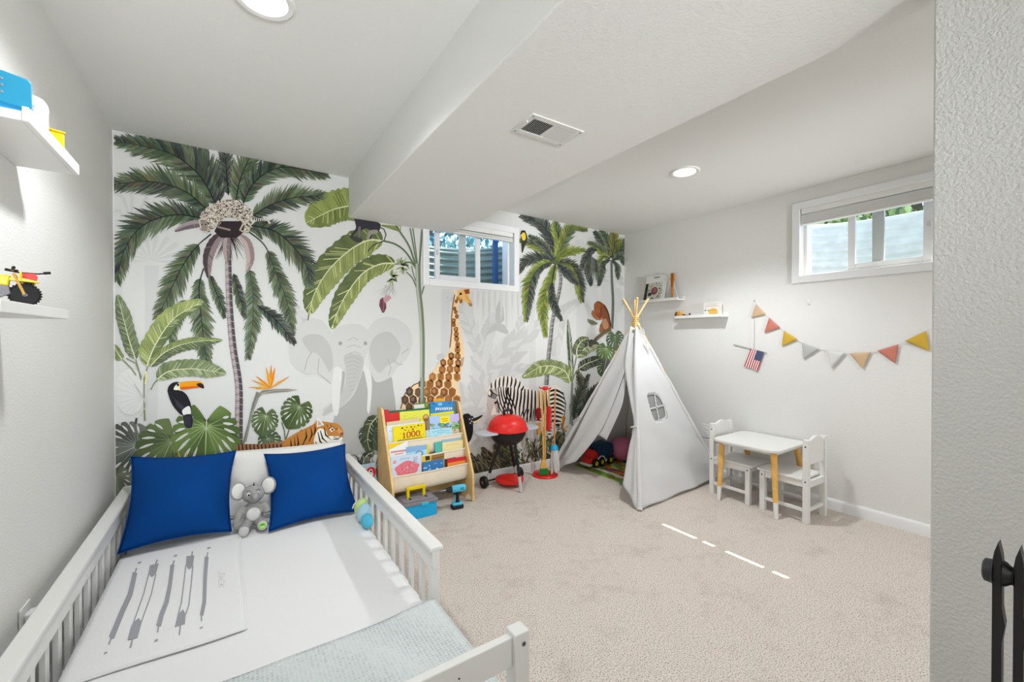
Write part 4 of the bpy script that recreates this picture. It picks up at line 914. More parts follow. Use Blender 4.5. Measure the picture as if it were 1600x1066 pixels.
MB().box(.09, 1.217, -.075, -.045, 0, .40).build('headboard', M_white, bed, bevel=.004)
for k in range(11):
    y = -.20-k*.19; MB().box(.104, 1.203, y-.035, y+.035, .072, .088).build('bed_slat', M_pine, bed)
# mattress
M_sheet = mat('white_cotton_sheet', '#e3e2df', .9, bump=.15, bscale=14, spec=.1)
def puffbox(x0, x1, y0, y1, z0, z1, r, nx=16, ny=26, amp=.004):
    m = MB(); bm = bmesh.new(); return m
mt = MB()
prof = []
for k in range(7): t = pi/2*k/6; prof.append((.03*(1-sin(t)), .03*(1-cos(t))))
def mfn(u, v):
    x = .108+u*1.094; y = -2.205+v*2.11
    ex = min(u*1.094, (1-u)*1.094); ey = min(v*2.11, (1-v)*2.11); e = min(ex, ey)
    d = 0 if e > .05 else .05-sqrt(max(0, .05**2-(.05-e)**2))
    return (x, y, .222-d+.0022*sin(x*9+y*4)*sin(y*7-x*3))
mt.grid(mfn, 44, 84)
mt.box(.109, 1.201, -2.204, -.096, .09, .178)
mattress = tag(mt.build('mattress', M_sheet, None, smooth=60), 'mattress in a smooth white fitted sheet on the floor bed', 'mattress')
# pillows
def pillow(name, TL, TR, BL, BR, th, m, lab, grp=None, pinch=.10, n=30, piping=None, lump=.006, seed=0):
    TL, TR, BL, BR = [Vector(q) for q in (TL, TR, BL, BR)]
    ctr = (TL+TR+BL+BR)/4; nrm = ((TR-BL).cross(TL-BR)).normalized()
    if nrm.y > 0: nrm = -nrm
    def base(u, v):
        uu = u+pinch*(.5-u)*4*v*(1-v)*1.0; vv = v+pinch*(.5-v)*4*u*(1-u)
        return BL*(1-uu)*(1-vv)+BR*uu*(1-vv)+TL*(1-uu)*vv+TR*uu*vv
    def puff(u, v):
        a = max(0, 4*u*(1-u))**.72; b = max(0, 4*v*(1-v))**.72
        return a*b*(1+lump*8*sin(u*9+seed)*sin(v*8+1.3*seed))
    root = thing(name, lab, 'pillow', ctr, group=grp); m1 = MB()
    m1.grid(lambda u, v: base(u, v)-ctr+nrm*th*.5*puff(u, v), n, n)
    m1.grid(lambda u, v: base(1-u, v)-ctr-nrm*th*.5*puff(1-u, v), n, n)
    o = m1.build('cover', m, root, smooth=70)
    w = o.modifiers.new('w', 'WELD'); w.merge_threshold = .0008
    path = [base(i/n, 0) for i in range(n)]+[base(1, i/n) for i in range(n)]+[base(1-i/n, 1) for i in range(n)]+[base(0, 1-i/n) for i in range(n)]
    MB().tube([p-ctr for p in path], .0028, 6, closed=True).build('seam', m, root)
    return root
def cloth_mat(name, col, bump, scale, rough=.85, sheen=.0):
    m = mat(name, col, rough, var=.06, vscale=4, bump=bump, bscale=scale, spec=.15); return m
M_blue = cloth_mat('royal_blue_velvet', (.0, .052, .24, 1), .25, 10)
M_wpil = cloth_mat('white_pillowcase', '#dddbd7', .3, 9)
pillow('bed_pillow', (.53, -.14, .575), (1.195, -.125, .545), (.50, -.33, .235), (1.20, -.33, .235), .15, M_wpil, 'wide white bed pillow behind the right blue cushion', seed=2, pinch=.03)
pillow('throw_cushion', (.104, -.235, .636), (.572, -.215, .594), (.106, -.580, .262), (.548, -.560, .246), .20, M_blue, 'large royal blue cushion beside the left wall on the bed', 'blue cushions', seed=1)
pillow('throw_cushion', (.714, -.265, .562), (1.187, -.245, .553), (.712, -.650, .236), (1.176, -.645, .236), .19, M_blue, 'large royal blue cushion at the right guard rail of the bed', 'blue cushions', seed=4)

# plush elephant sitting against the pillows
def remesh(o, vox=.005, sm=6):
    q = o.modifiers.new('r', 'REMESH'); q.mode = 'VOXEL'; q.voxel_size = vox; q.use_smooth_shade = True
    q = o.modifiers.new('s', 'SMOOTH'); q.iterations = sm; q.factor = .5
M_plush = mat('grey_plush', '#9b9a98', .95, var=.1, vscale=60, bump=.5, bscale=260, spec=.05)
M_plushd = mat('dark_grey_plush', '#8a8987', .95, var=.1, vscale=60, bump=.5, bscale=260, spec=.05)
M_plushw = mat('white_plush', '#dcdad6', .95, bump=.4, bscale=260, spec=.05)
ph = thing('plush_elephant', 'small grey plush elephant sitting between the blue cushions', 'plush toy', (.648, -.520, .222), rz=-.03)
b_ = MB(); b_.ball(0, 0, .088, .050, .042, .066); b_.ball(0, -.012, .195, .054, .048, .050)                 # body, head
b_.tube([(.006, -.048, .205), (.008, -.070, .196), (.010, -.080, .182)], [.020, .016, .013], 10)             # short snout
b_.tube([(-.042, 0, .132), (-.068, -.014, .098), (-.076, -.022, .052), (-.074, -.026, .026)], [.018, .020, .021, .020], 10)
b_.tube([(.042, 0, .132), (.062, -.018, .105), (.066, -.032, .085)], [.018, .019, .018], 10)
b_.tube([(-.025, -.01, .04), (-.040, -.055, .034), (-.044, -.085, .036)], [.026, .026, .027], 12)
b_.tube([(.025, -.01, .04), (.036, -.050, .040), (.040, -.080, .045)], [.026, .027, .028], 12)
bo = b_.build('body', M_plush, ph); remesh(bo)
for s, tilt in ((-1, .25), (1, -.15)):
    M = T(s*(.070 if s < 0 else .072), .010 if s < 0 else .030, .214) @ RY(s*.15) @ RZ(-s*.35)
    e = MB().ball(0, 0, 0, .040, .008, .050, 20, M).build('ear', M_plush, ph)
    MB().ball(0, -.006, .002, .032, .005, .042, 20, M).build('inner_ear', M_plushw, e)
MB().ball(0, -.037, .092, .032, .010, .036, 20).build('belly_patch', M_plushw, ph)
for s in (-1, 1):
    e = MB().ball(s*.021-.001, -.054, .207, .0085, .005, .010, 14).build('eye', M_white, ph)
    MB().ball(s*.021+.000, -.0585, .206, .005, .003, .0062, 12).build('pupil', M_black, e)
    MB().tube([(s*.033, -.050, .224), (s*.022, -.056, .229), (s*.013, -.058, .226)], .0016, 6).build('eyebrow', mat('charcoal_thread', '#4c4b4a', .9), ph)
MB().tube([(-.034, -.050, .180), (-.016, -.060, .163), (.004, -.064, .158), (.022, -.060, .164), (.036, -.050, .181)], .0015, 6).build('mouth', mat('charcoal_thread', '#4c4b4a', .9), ph)
MB().tube([(.002, -.02, .240), (.003, -.026, .256), (.001, -.03, .262)], [.004, .0025, .001], 6).build('hair_tuft', M_black, ph)
for s, z in ((-1, .036), (1, .046)):
    x = -.044 if s < 0 else .040
    f_ = MB().ball(x, -.108 if s < 0 else -.104, z, .023, .006, .026, 18).build('foot_pad', mat('pale_grey_felt', '#bdbcba', .95), ph)
    if s > 0:
        MB().lathe([(.017, 0), (.016, .0015), (0, .002)], 18, T(x, -.1095, z) @ RX(pi/2)).build('round_patch', mat('lime_felt', '#8fd14f', .8), f_)
        MB().box(x-.011, x+.011, -.1122, -.111, z-.002, z+.001).build('patch_line', mat('pale_lime_felt', '#d5ecba', .8), f_); MB().box(x-.009, x+.009, -.1122, -.111, z-.009, z-.006).build('patch_line', mat('pale_lime_felt', '#d5ecba', .8), f_)
        MB().prism([(x-.011, z+.003), (x+.011, z+.003), (x+.006, z+.011), (x-.004, z+.012)], -.1122, -.111, Matrix(((1, 0, 0, 0), (0, 0, 1, 0), (0, 1, 0, 0), (0, 0, 0, 1)))).build('patch_leaf', mat('green_felt', '#4f9a2c', .8), f_, smooth=0)

# pastel soft toy wedged at the rail
sf = thing('soft_toy', 'pastel green and blue soft toy tucked between cushion and right bed rail', 'plush toy', (1.156, -.775, .226))
sf.scale = (1.2, 1.25, 1.25)
MB().ball(-.004, .060, .045, .030, .036, .040, 16, T(0, 0, .004) @ RY(.5)).build('green_segment', mat('pastel_green_plush', '#c2e08f', .9, bump=.3, bscale=200), sf)
MB().ball(-.002, -.005, .042, .032, .040, .042, 16, RY(.4)).build('blue_segment', mat('pastel_blue_plush', '#a9cdea', .9, bump=.3, bscale=200), sf)
MB().ball(.004, -.065, .028, .026, .044, .030, 16, RY(.3)).build('cyan_segment', mat('cyan_plush', '#55b9d6', .9, bump=.3, bscale=200), sf)
MB().tube([(-.014, .030, .082), (-.024, .026, .075), (-.032, .02, .060)], .003, 6).build('stitched_line', M_plushw, sf)

# printed baby blanket lying flat
M_blk = vmat('printed_muslin', .95, bump=.15, bscale=30, spec=.05)
PXZ = .2295
cx_ = [on(172, 868, 2, PXZ), on(373.6, 842, 2, PXZ), on(384, 975, 2, PXZ), on(120, 1064, 2, PXZ)]
X0, X1, Y1, Y0 = .112, .585, -.56, -1.447
bk = MB()
def bfn(u, v):
    x = X0+(X1-X0)*u; y = Y0+(Y1-Y0)*v
    x += .006*sin(v*7)*u+(.006 if v < .25 else 0)*u*(1-v*4); z = PXZ+.0012*sin(u*11+v*5)*sin(v*13)
    return (x, y+.004*sin(u*6), z)
bk.grid(bfn, 24, 40)
blanket = tag(bk.build('printed_blanket', mat('white_knit', '#e7e6e4', .95, bump=.2, bscale=160, spec=.05), None, solid=.005), 'thin white blanket with grey arrow print lying on the bed', 'blanket')
BPZ = PXZ+.0042
def bmap(u, v, l): q = on(u, v, 2, BPZ); return (q.x, q.y, BPZ+l)
Q = lambda *q: [(140+x/5.33, 840+y/5.33) for x, y in q]
GYB = '#97979c'
def bprint(name, lines, polys=(), dots=()):
    b = Print(bmap, .0, 1e-6)
    for q, w in lines: b.line(Q(*q), w, GYB)
    for q in polys: b.poly(Q(*q), GYB)
    for x, y in dots: b.line(Q((x-13, y+6), (x+13, y-6)), 2.4, GYB)
    b.build(name, vmat('printed_muslin', .95), blanket)
bprint('bar_print', [(((378, 292), (355, 400), (335, 480), (270, 620), (182, 835)), lambda t: 7.2+1.6*t), (((392, 255), (378, 295)), 2.2), (((182, 833), (158, 893)), 2.4)])
bprint('bar_print', [(((690, 228), (668, 400), (640, 540), (600, 640), (575, 735)), lambda t: 6+1.5*t), (((705, 192), (692, 230)), 2.2), (((574, 735), (567, 787)), 2.4)])
bprint('bar_print', [(((975, 160), (962, 330), (955, 540), (932, 650)), lambda t: 6-.2*t), (((985, 122), (976, 162)), 2), (((931, 650), (932, 698)), 2.2)])
for d_ in ((415, 209), (715, 152), (993, 88), (133, 962), (555, 856), (930, 752)): bprint('dash_print', [], (), (d_,))
bprint('arrow_print', [(((565, 185), (548, 224)), 2.2), (((358, 838), (340, 918)), 2.6), (((493, 300), (450, 470), (365, 710)), 1.7), (((552, 305), (515, 470), (430, 705)), 1.7)], (((502, 232), (576, 215), (553, 300), (520, 332), (490, 300)), ((315, 855), (345, 740), (365, 705), (410, 670), (435, 705), (400, 832))))
bprint('arrow_print', [(((857, 116), (850, 152)), 2.2), (((756, 735), (746, 815)), 2.4), (((802, 230), (785, 380), (765, 540), (738, 645)), 1.7), (((860, 235), (845, 400), (825, 570), (797, 645)), 1.7)], (((808, 155), (873, 150), (860, 232), (828, 265), (802, 228)), ((708, 748), (735, 640), (778, 598), (800, 640), (793, 722))))
bp_ = Print(bmap, .0, 1e-6)
# faint sideways lettering
def side_text(pr, txt, ox, oy, h, w):
    y = oy
    for ch in txt:
        for st in FONT5[ch]: pr.line(Q(*[(ox+p[1]/6*h, y+p[0]/4*w) for p in st]), .55, '#b0b0b3')
        y += w*1.35
side_text(bp_, 'JACK', 1072, 285, 50, 26)
bp_.build('lettering_print', vmat('printed_muslin', .95), blanket)['label'] = 'faint grey name lettering'
MB().tube([bfn(i/24, 0) for i in range(25)]+[bfn(1, i/40) for i in range(1, 41)], .0035, 6).build('hem', mat('white_knit', '#e7e6e4', .95), blanket)

# dimpled grey-blue quilt over the foot of the bed
def quilt_mat():
    m = mat('dimpled_blue_grey_quilt', '#c0c7c8', .95, spec=.08); t = m.node_tree; b = t.nodes['Principled BSDF']
    tc = t.nodes.new('ShaderNodeTexCoord'); v = t.nodes.new('ShaderNodeTexVoronoi'); v.inputs['Scale'].default_value = 82; v.inputs['Randomness'].default_value = .25
    t.links.new(tc.outputs['Object'], v.inputs['Vector']); r = t.nodes.new('ShaderNodeValToRGB')
    r.color_ramp.elements[0].position = .1; r.color_ramp.elements[0].color = c('#acb4b6'); r.color_ramp.elements[1].position = .55; r.color_ramp.elements[1].color = c('#cbd0cf')
    t.links.new(v.outputs['Distance'], r.inputs[0]); t.links.new(r.outputs[0], b.inputs['Base Color'])
    bp = t.nodes.new('ShaderNodeBump'); bp.inputs['Strength'].default_value = .9; bp.inputs['Distance'].default_value = .006; t.links.new(v.outputs['Distance'], bp.inputs['Height']); t.links.new(bp.outputs[0], b.inputs['Normal']); return m
qm = MB()
def qfn(u, v):
    s = u*1.30; y = -2.208+v*.515
    if s < 1.085: x, z = .118+s, .2335
    else:
        a = (s-1.085)/.03
        if a < pi/2: x, z = 1.203+.030*sin(a)*.7, .2335-.030*(1-cos(a))
        else: x, z = 1.224+.004*sin(y*20), .2035-(s-1.085-.03*pi/2)
    return (x, y+.012*(v > .9)*sin(x*6)+.010*u*v, z+.003*sin(x*14+y*9)*(1 if s < 1.08 else 0))
qm.grid(qfn, 60, 26)
tag(qm.build('dimpled_quilt', quilt_mat(), None, solid=.010, smooth=60), 'pale blue-grey dimpled quilt across the foot of the bed', 'quilt')

# ================================================================== LEFT WALL SHELVES
def ledge(name, lab, y0, y1, z, d=.14, grp=None, lip=.036):
    r = thing(name, lab, 'shelf', (0, 0, 0), group=grp)
    MB().box(.001, d-.0125, y0+.0004, y1-.0004, z+.0004, z+.024).build('board', M_white, r, bevel=.0015)
    MB().box(d-.012, d, y0, y1, z, z+lip).build('front_lip', M_white, r, bevel=.0015)
    MB().box(.001, .010, y0+.001, y1-.001, z+.024, z+.034).build('back_rail', M_white, r, bevel=.0015)
    return r
ledge('picture_ledge', 'white ledge shelf with blue case, highest on the left wall', -1.700, -1.288, 1.800)
ledge('picture_ledge', 'white ledge shelf with toy motorbikes, lower on the left wall', -1.860, -1.408, 1.326, lip=.0275)
# blue toy case
bc = thing('toy_case', 'bright blue rounded toy case at the near end of the upper left ledge', 'toy case', (.096, -1.645, 1.8245), rz=.52)
cyl = Matrix(((1, 0, 0, 0), (0, 0, -1, 0), (0, 1, 0, 0), (0, 0, 0, 1)))
M_blu2 = mat('sky_blue_plastic', '#1c83a6', .4)
MB().prism(roundrect(.060, .078, .012, 5, 0, .060), -.022, .022, cyl).build('shell', M_blu2, bc, bevel=.003)
MB().prism(roundrect(.063, .081, .013, 5, 0, .060), -.027, -.022, cyl).build('front_rim', mat('pale_blue_plastic', '#7cc3e0', .4), bc, bevel=.002)
MB().prism(roundrect(.052, .024, .006, 4, -.003, .0122), -.020, .020, cyl).build('foot_block', mat('deep_blue_plastic', '#1277a8', .4), bc, bevel=.003)
for i in range(3): MB().lathe([(.0028, 0), (0, .001)], 8, T(-.022, -.0272, .044+i*.016) @ RX(pi/2)).build('button', M_grey, bc)
wr_ = thing('canister', 'white rounded canister behind the blue case on the upper left ledge', 'canister', (.098, -1.535, 1.8245))
MB().lathe([(0, 0), (.030, 0), (.034, .006), (.034, .070), (.0345, .071), (.0345, .076), (.033, .088), (.026, .099), (.012, .105), (0, .106)], 28).build('body', M_whitem, wr_); MB().lathe([(.0352, .069), (.0352, .073)], 28).build('band', M_white, wr_)
yb = thing('toy_block', 'yellow toy block at the far end of the upper left ledge', 'toy block', (.098, -1.395, 1.8245), rz=.35)
MB().box(-.030, .030, -.024, .024, 0, .062).build('body', M_yel, yb, bevel=.004); MB().box(-.032, .032, -.026, .026, .062, .069).build('lid', mat('amber_plastic', '#d9a400', .4), yb, bevel=.003)

# toy motorbikes: a red and black dirt bike in front, a yellow bike behind it
M_rub = mat('black_rubber', '#1a1a1c', .7); M_rim = mat('grey_blue_rim', '#8f93a8', .4, metal=.3)
def bike(name, lab, loc, rz, M_tank, M_plate, M_fork, s=1.0, rot=0):
    r = thing(name, lab, 'toy motorbike', loc, rz=rz)
    def wheel(x):
        w = MB(); w.lathe([(.022*s, -.006*s), (.030*s, -.007*s), (.034*s, -.004*s), (.035*s, 0), (.034*s, .004*s), (.030*s, .007*s), (.022*s, .006*s)], 26, T(x, 0, .035*s) @ RX(pi/2))
        for k in range(26): w.box(-.002*s, .002*s, -.006*s, .006*s, .033*s, .037*s, T(x, 0, .035*s) @ RY(2*pi*k/26))
        o = w.build('tyre', M_rub, r)
        q = MB(); q.lathe([(.021*s, -.004*s), (.023*s, -.004*s), (.023*s, .004*s), (.021*s, .004*s), (.021*s, -.004*s)], 26, T(x, 0, .035*s) @ RX(pi/2)); q.lathe([(.006*s, -.006*s), (.006*s, .006*s)], 12, T(x, 0, .035*s) @ RX(pi/2))
        for k in range(9): a = 2*pi*k/9; q.tube([(x, 0, .035*s), (x+.022*s*cos(a), 0, .035*s+.022*s*sin(a))], .0016*s, 5)
        q.build('rim', M_rim, o)
    wheel(-.062*s); wheel(.062*s)
    for y in (-.011*s, .011*s): MB().tube([(.062*s, y, .035*s), (.050*s, y, .070*s), (.040*s, y, .100*s)], .0038*s, 8).build('fork', M_fork, r)
    MB().tube([(.042*s, -.045*s, .113*s), (.036*s, -.020*s, .108*s), (.036*s, .020*s, .108*s), (.042*s, .045*s, .113*s)], .0022*s, 8).build('handlebar', M_blackm, r)
    for y in (-.042*s, .042*s): MB().tube([(.041*s, y*.75, .1115*s), (.043*s, y*1.12, .1142*s)], .0042*s, 8).build('grip', M_rub, r)
    MB().prism([(-.016*s, .080*s), (.016*s, .080*s), (.019*s, .098*s), (.012*s, .106*s), (-.012*s, .106*s), (-.019*s, .098*s)], .052*s, .056*s, Matrix(((0, 0, 1, 0), (1, 0, 0, 0), (0, 1, 0, 0), (0, 0, 0, 1)))).build('number_plate', M_plate, r, bevel=.001)
    MB().prism([(.028*s, .078*s), (.092*s, .074*s), (.094*s, .078*s), (.060*s, .086*s), (.030*s, .086*s)], -.013*s, .013*s, cyl).build('front_fender', M_black if M_plate is M_red else M_tank, r, bevel=.001)
    MB().prism([(.034*s, .094*s), (-.010*s, .092*s), (-.020*s, .080*s), (.000*s, .064*s), (.030*s, .060*s)], -.014*s, .014*s, cyl).build('tank', M_tank, r, bevel=.003)
    MB().prism([(-.006*s, .090*s), (-.080*s, .102*s), (-.100*s, .100*s), (-.084*s, .088*s), (-.020*s, .078*s)], -.012*s, .012*s, cyl).build('seat', M_black if M_plate is M_red else M_tank, r, bevel=.002)
    MB().prism([(.030*s, .062*s), (-.020*s, .064*s), (-.028*s, .030*s), (.012*s, .024*s), (.034*s, .036*s)], -.011*s, .011*s, cyl).build('engine', M_grey, r, bevel=.002)
    MB().tube([(-.020*s, .010*s, .040*s), (-.062*s, .010*s, .035*s)], .004*s, 6).build('swing_arm', M_metal, r)
    MB().tube([(.02*s, -.014*s, .030*s), (-.03*s, -.016*s, .046*s), (-.085*s, -.014*s, .072*s)], [.003*s, .005*s, .006*s], 8).build('exhaust', M_metal, r)
    return r
bike('toy_dirt_bike', 'red and black toy dirt bike facing outward on the lower left ledge', (.092, -1.540, 1.3505), radians(-72), M_black, M_red, M_gold, .85)
bike('toy_street_bike', 'yellow toy motorbike behind the dirt bike on the lower left ledge', (.070, -1.665, 1.3505), radians(12), M_yel, M_yel, M_gold, .80)
# ================================================================== SLING BOOKSHELF, BOOKS, TOOLS
random.seed(31)
SH0, SH1 = 1.468, 2.114
shelf = thing('sling_bookshelf', 'pale wooden book display rack with cream fabric slings', 'bookshelf', (0, 0, 0))
YZ = lambda x: Matrix(((0, 0, 1, 0), (1, 0, 0, 0), (0, 1, 0, 0), (0, 0, 0, 1)))     # polygon (y, z) extruded along x
side = [(-.025, 0), (-.25, 0), (-.255, .02), (-.29, .05), (-.335, .03), (-.345, 0), (-.366, 0), (-.366, .205), (-.355, .235), (-.125, .735), (-.105, .748), (-.035, .748), (-.025, .74)]
for x in (SH0, SH1-.018): MB().prism(side, x, x+.018, YZ(0)).build('side_panel', M_pine, shelf, bevel=.003, smooth=20)
MB().box(SH0+.018, SH1-.018, -.062, -.05, .03, .16).build('back_board', M_pine, shelf, bevel=.002)
MB().box(SH0+.018, SH1-.018, -.075, -.05, .66, .70).build('top_rail', M_pine, shelf, bevel=.002)
M_sling = mat('cream_canvas', '#ddd0bb', .9, bump=.2, bscale=180, spec=.08)
TIERS = [(-.140, .618), (-.198, .506), (-.245, .392), (-.292, .283)]
for k, (yf, zf) in enumerate(TIERS):
    pr = spl([(yf, zf, 0), (yf+.000, zf-.05, 0), (yf+.004, zf-.10, 0), (yf+.022, zf-.124, 0), (yf+.050, zf-.115, 0), (yf+.066, zf-.05, 0), (yf+.072, zf+.02, 0)], 3)
    m = MB(); n = len(pr)-1
    def fn(u, v, pr=pr, n=n):
        p = pr[min(n, int(round(v*n)))]; s = sin(pi*u)
        return (SH0+.018+u*(SH1-SH0-.036), p.x-.008*s*sin(pi*min(1, v*1.6))+.0015*sin(u*37)*sin(v*9), p.y-.006*s)
    m.grid(fn, 26, n); s_ = m.build('fabric_sling', M_sling, shelf, smooth=60, solid=.0015)
    MB().tube([(SH0+.015, yf, zf-.003), ((SH0+SH1)/2, yf-.001, zf-.009), (SH1-.015, yf, zf-.003)], .0065, 10).build('hem', M_sling, s_)
M_page = mat('book_pages', '#e6e0d2', .9)
M_cov = vmat('book_cover', .45, spec=.35)
LEAN = radians(6)
def book(lab, px0, py0, px1, py1, tier, off, t, col, draw=None, grp=None, spine=None, yaw=0):
    """a closed book in a sling pocket, its top front edge measured at (px0, py0)-(px1, py1); off = how far behind the sling it stands"""
    yf, zf = TIERS[tier]; off *= .8; t *= .8; y = yf+.014+off
    for _ in range(4):
        a, b = on(px0, py0, 1, y), on(px1, py1, 1, y); y = yf+.014+off+((a.z+b.z)/2-zf)*math.tan(LEAN)
    ytop = y; w = (b-a).length; roll = atan2(b.z-a.z, b.x-a.x)*.35; lean = math.degrees(LEAN)
    a.x = max(a.x, SH0+.0235); h = min(a.z, b.z)-(zf-.082)
    r = thing('book', lab, 'book', (0, 0, 0), group=grp)
    M = T(a.x, ytop, a.z) @ RY(-roll) @ RX(-radians(lean)) @ RZ(yaw) @ T(0, 0, -h)
    w = min(w, SH1-.0245-a.x)
    r.matrix_world = M
    cv = MB(); cc = c(col); e = .0022
    cv.box(0, w, 0, e, 0, h, None, cc); cv.box(0, w, t-e, t, 0, h, None, cc); cv.box(0, e, e, t-e, 0, h, None, c(spine) if spine else cc)
    f = cv.build('cover', M_cov, r, bevel=.0008)
    MB().box(e, w-.003, e, t-e, .003, h-.003).build('pages', M_page, r, smooth=0)
    if draw:
        p = Print(lambda u, v, l: (u*w, -l, v*h), .0003, 2e-5); p.clip = rectclip(.004, .996, .004, .996); draw(p); p.build('cover_print', M_cov, f)
    return r
def D_1000(p):
    for k in range(40): p.ell(R_(.04, .96), R_(.02, .98), R_(.008, .018), R_(.01, .02), random.choice(['#d99b12', '#8f6a10', '#c8841a']), 7)
    for (x, y, w) in ((.28, .90, .06), (.42, .91, .04), (.55, .91, .05), (.66, .90, .04), (.78, .93, .05), (.88, .91, .03), (.36, .82, .04), (.47, .80, .03), (.60, .82, .05)):
        p.ell(x, y, w*.6, w*.42, '#33270f', 9); p.line([(x-w*.4, y), (x-w*.5, y-w*.7)], .012, '#33270f'); p.line([(x+w*.4, y), (x+w*.45, y-w*.7)], .012, '#33270f')
    p.text('1000', .27, .52, .20, .10, '#a8341c', .032); p.line([(.12, .44), (.90, .44)], .03, '#7d6a18')
def D_park(p):
    p.poly([(0, .55), (1, .55), (1, 1), (0, 1)], '#9fb9e2'); p.poly([(.7, .6), (1, .6), (1, 1), (.75, 1)], '#b9a8d8'); p.poly([(.34, .72), (.68, .72), (.68, .97), (.34, .97)], '#f0d21a'); p.line([(.40, .86), (.62, .86)], .02, '#c8541a'); p.line([(.44, .79), (.60, .79)], .02, '#c8541a')
    p.poly([(0, .2), (1, .2), (1, .58), (0, .58)], '#6d9a55')
    for k in range(26): p.ell(R_(.02, .98), R_(.56, .72), R_(.03, .07), R_(.03, .06), random.choice(['#4f8a3f', '#356b2f', '#7fb05c', '#5a7d8f']), 8)
    p.poly([(0, 0), (1, 0), (1, .48), (0, .46)], '#c9b59a'); p.poly([(.30, .46)]+[(.52+.22*cos(t), .46+.12*sin(t)) for t in [pi*i/10 for i in range(10, -1, -1)]][::-1]+[(.74, .46)], '#c8262a'); p.poly([(.30, .40), (.76, .40), (.74, .47), (.30, .47)], '#efe6da')
    for k in range(14): p.ell(R_(.02, .98), R_(.40, .50), .02, .03, random.choice(['#d85a8c', '#f0d21a', '#4b67b5', '#7b4a30', '#d98a3a']), 7)
    p.ell(.86, .26, .07, .09, '#6b3a22'); p.ell(.86, .30, .04, .05, '#a5663c')
def D_ocean(p):
    p.poly([(0, 0), (1, 0), (1, 1), (0, 1)], '#2f7fb8')
    for k in range(9): p.ell(R_(.0, 1), R_(.55, 1), R_(.05, .16), R_(.02, .06), random.choice(['#4f9fd4', '#2468a0', '#7fb9e0']), 10)
    for k in range(8): x = .2+k*.085; p.line([(x, .62+.03*(k % 2)), (x+.05, .74)], .03, random.choice(['#e8eef4', '#d8a0c0', '#f2f5f8'])); p.line([(x, .74), (x+.05, .64)], .025, '#e8eef4')
    p.poly([(.42, .30), (.60, .52), (.66, .50), (.58, .30)], '#14406b'); p.poly([(.85, .6), (1, .5), (1, 1), (.9, 1)], '#4b6a80')
def D_yg(p):
    p.poly([(0, 0), (1, 0), (1, 1), (0, 1)], '#d0d24a')
    for k in range(50): p.ell(R_(0, 1), R_(.3, 1), R_(.012, .035), R_(.01, .025), random.choice(['#b5c23c', '#e3d85a', '#c0a83a', '#dfe07a']), 7)
    for k in range(14): p.ell(.30+k*.028, .55+.06*sin(k), .013, .028, random.choice(['#2b2a18', '#5d4a1a']), 7)
    p.ell(.86, .62, .10, .17, '#8f5a22', 14); p.ell(.86, .64, .07, .11, '#e0b46a', 14); p.ell(.86, .58, .06, .05, '#a8702f', 10); p.ell(.83, .67, .01, .015, '#2a1a0c', 6); p.ell(.89, .67, .01, .015, '#2a1a0c', 6)
def D_splat(p):
    p.poly([(0, 0), (1, 0), (1, 1), (0, 1)], '#c2cedd')
    pts = [(.52+.40*cos(t)*(1+.06*sin(t*7)), .56+.24*sin(t)*(1+.08*sin(t*5))) for t in [2*pi*i/40 for i in range(40)]]
    p.poly(pts, '#d6707c')
    for k in range(60): a = R_(0, 2*pi); r = R_(0, .9); p.ell(.52+.38*r*cos(a), .56+.21*r*sin(a), R_(.008, .03), R_(.006, .02), random.choice(['#c04a5c', '#e398a0', '#b53c50', '#eab4b8']), 7)
    p.ell(.12, .84, .05, .05, '#d6606c'); p.ell(.12, .84, .02, .02, '#f0dede')
    for k in range(7): p.line([(.30+k*.045, .87+.02*(k % 2)), (.325+k*.045, .93)], .014, '#4a9ab8')
    for k in range(12): p.line([(.78+R_(-.06, .1), R_(.6, .95)), (.80+R_(-.06, .1), R_(.6, .95))], .012, random.choice(['#8f9cae', '#a8b4c4', '#c58a96']))
def D_card(p):
    p.poly([(0, 0), (1, 0), (1, 1), (0, 1)], '#e8e4de'); p.poly([(0, .76), (0, 1), (.95, 1), (.35, .85)], '#f2c11c')
    for k in range(9): p.line([(.12+k*.09, .65), (.17+k*.09, .68)], .07, '#b54438')
    p.line([(.30, .56), (.75, .58)], .04, '#c98a80'); p.line([(.08, .08), (.95, .12)], .06, '#7d8792')
def D_blue(p):
    p.poly([(0, 0), (1, 0), (1, 1), (0, 1)], '#a9cfe6'); p.poly([(0, .7), (1, .75), (1, 1), (0, 1)], '#7fa8cc'); p.ell(.62, .58, .20, .16, '#6c8fa8', 16); p.ell(.62, .58, .12, .10, '#a9cfe6', 14); p.line([(.1, .55), (.5, .6)], .03, '#e5eef4')
def D_beige(p):
    p.poly([(0, 0), (1, 0), (1, 1), (0, 1)], '#dccf98')
    for k in range(12): p.line([(.18+k*.05, .80+.01*sin(k)), (.205+k*.05, .86)], .02, '#c4b26c')
    p.poly([(.1, .3), (.9, .34), (.85, .1), (.1, .1)], '#c9b878')
def D_sky(p):
    p.poly([(0, 0), (1, 0), (1, 1), (0, 1)], '#9fd0e4'); p.line([(.1, .82), (.5, .86), (.9, .80)], .02, '#5f8ea8')
    for k in range(8): p.ell(R_(.1, .9), R_(.5, .95), .05, .03, random.choice(['#bfe2ee', '#7fb4cc', '#d8eef4']), 8)
    for k in range(6): p.line([(.35+k*.06, .70), (.38+k*.06, .76)], .02, '#2f5f7a')
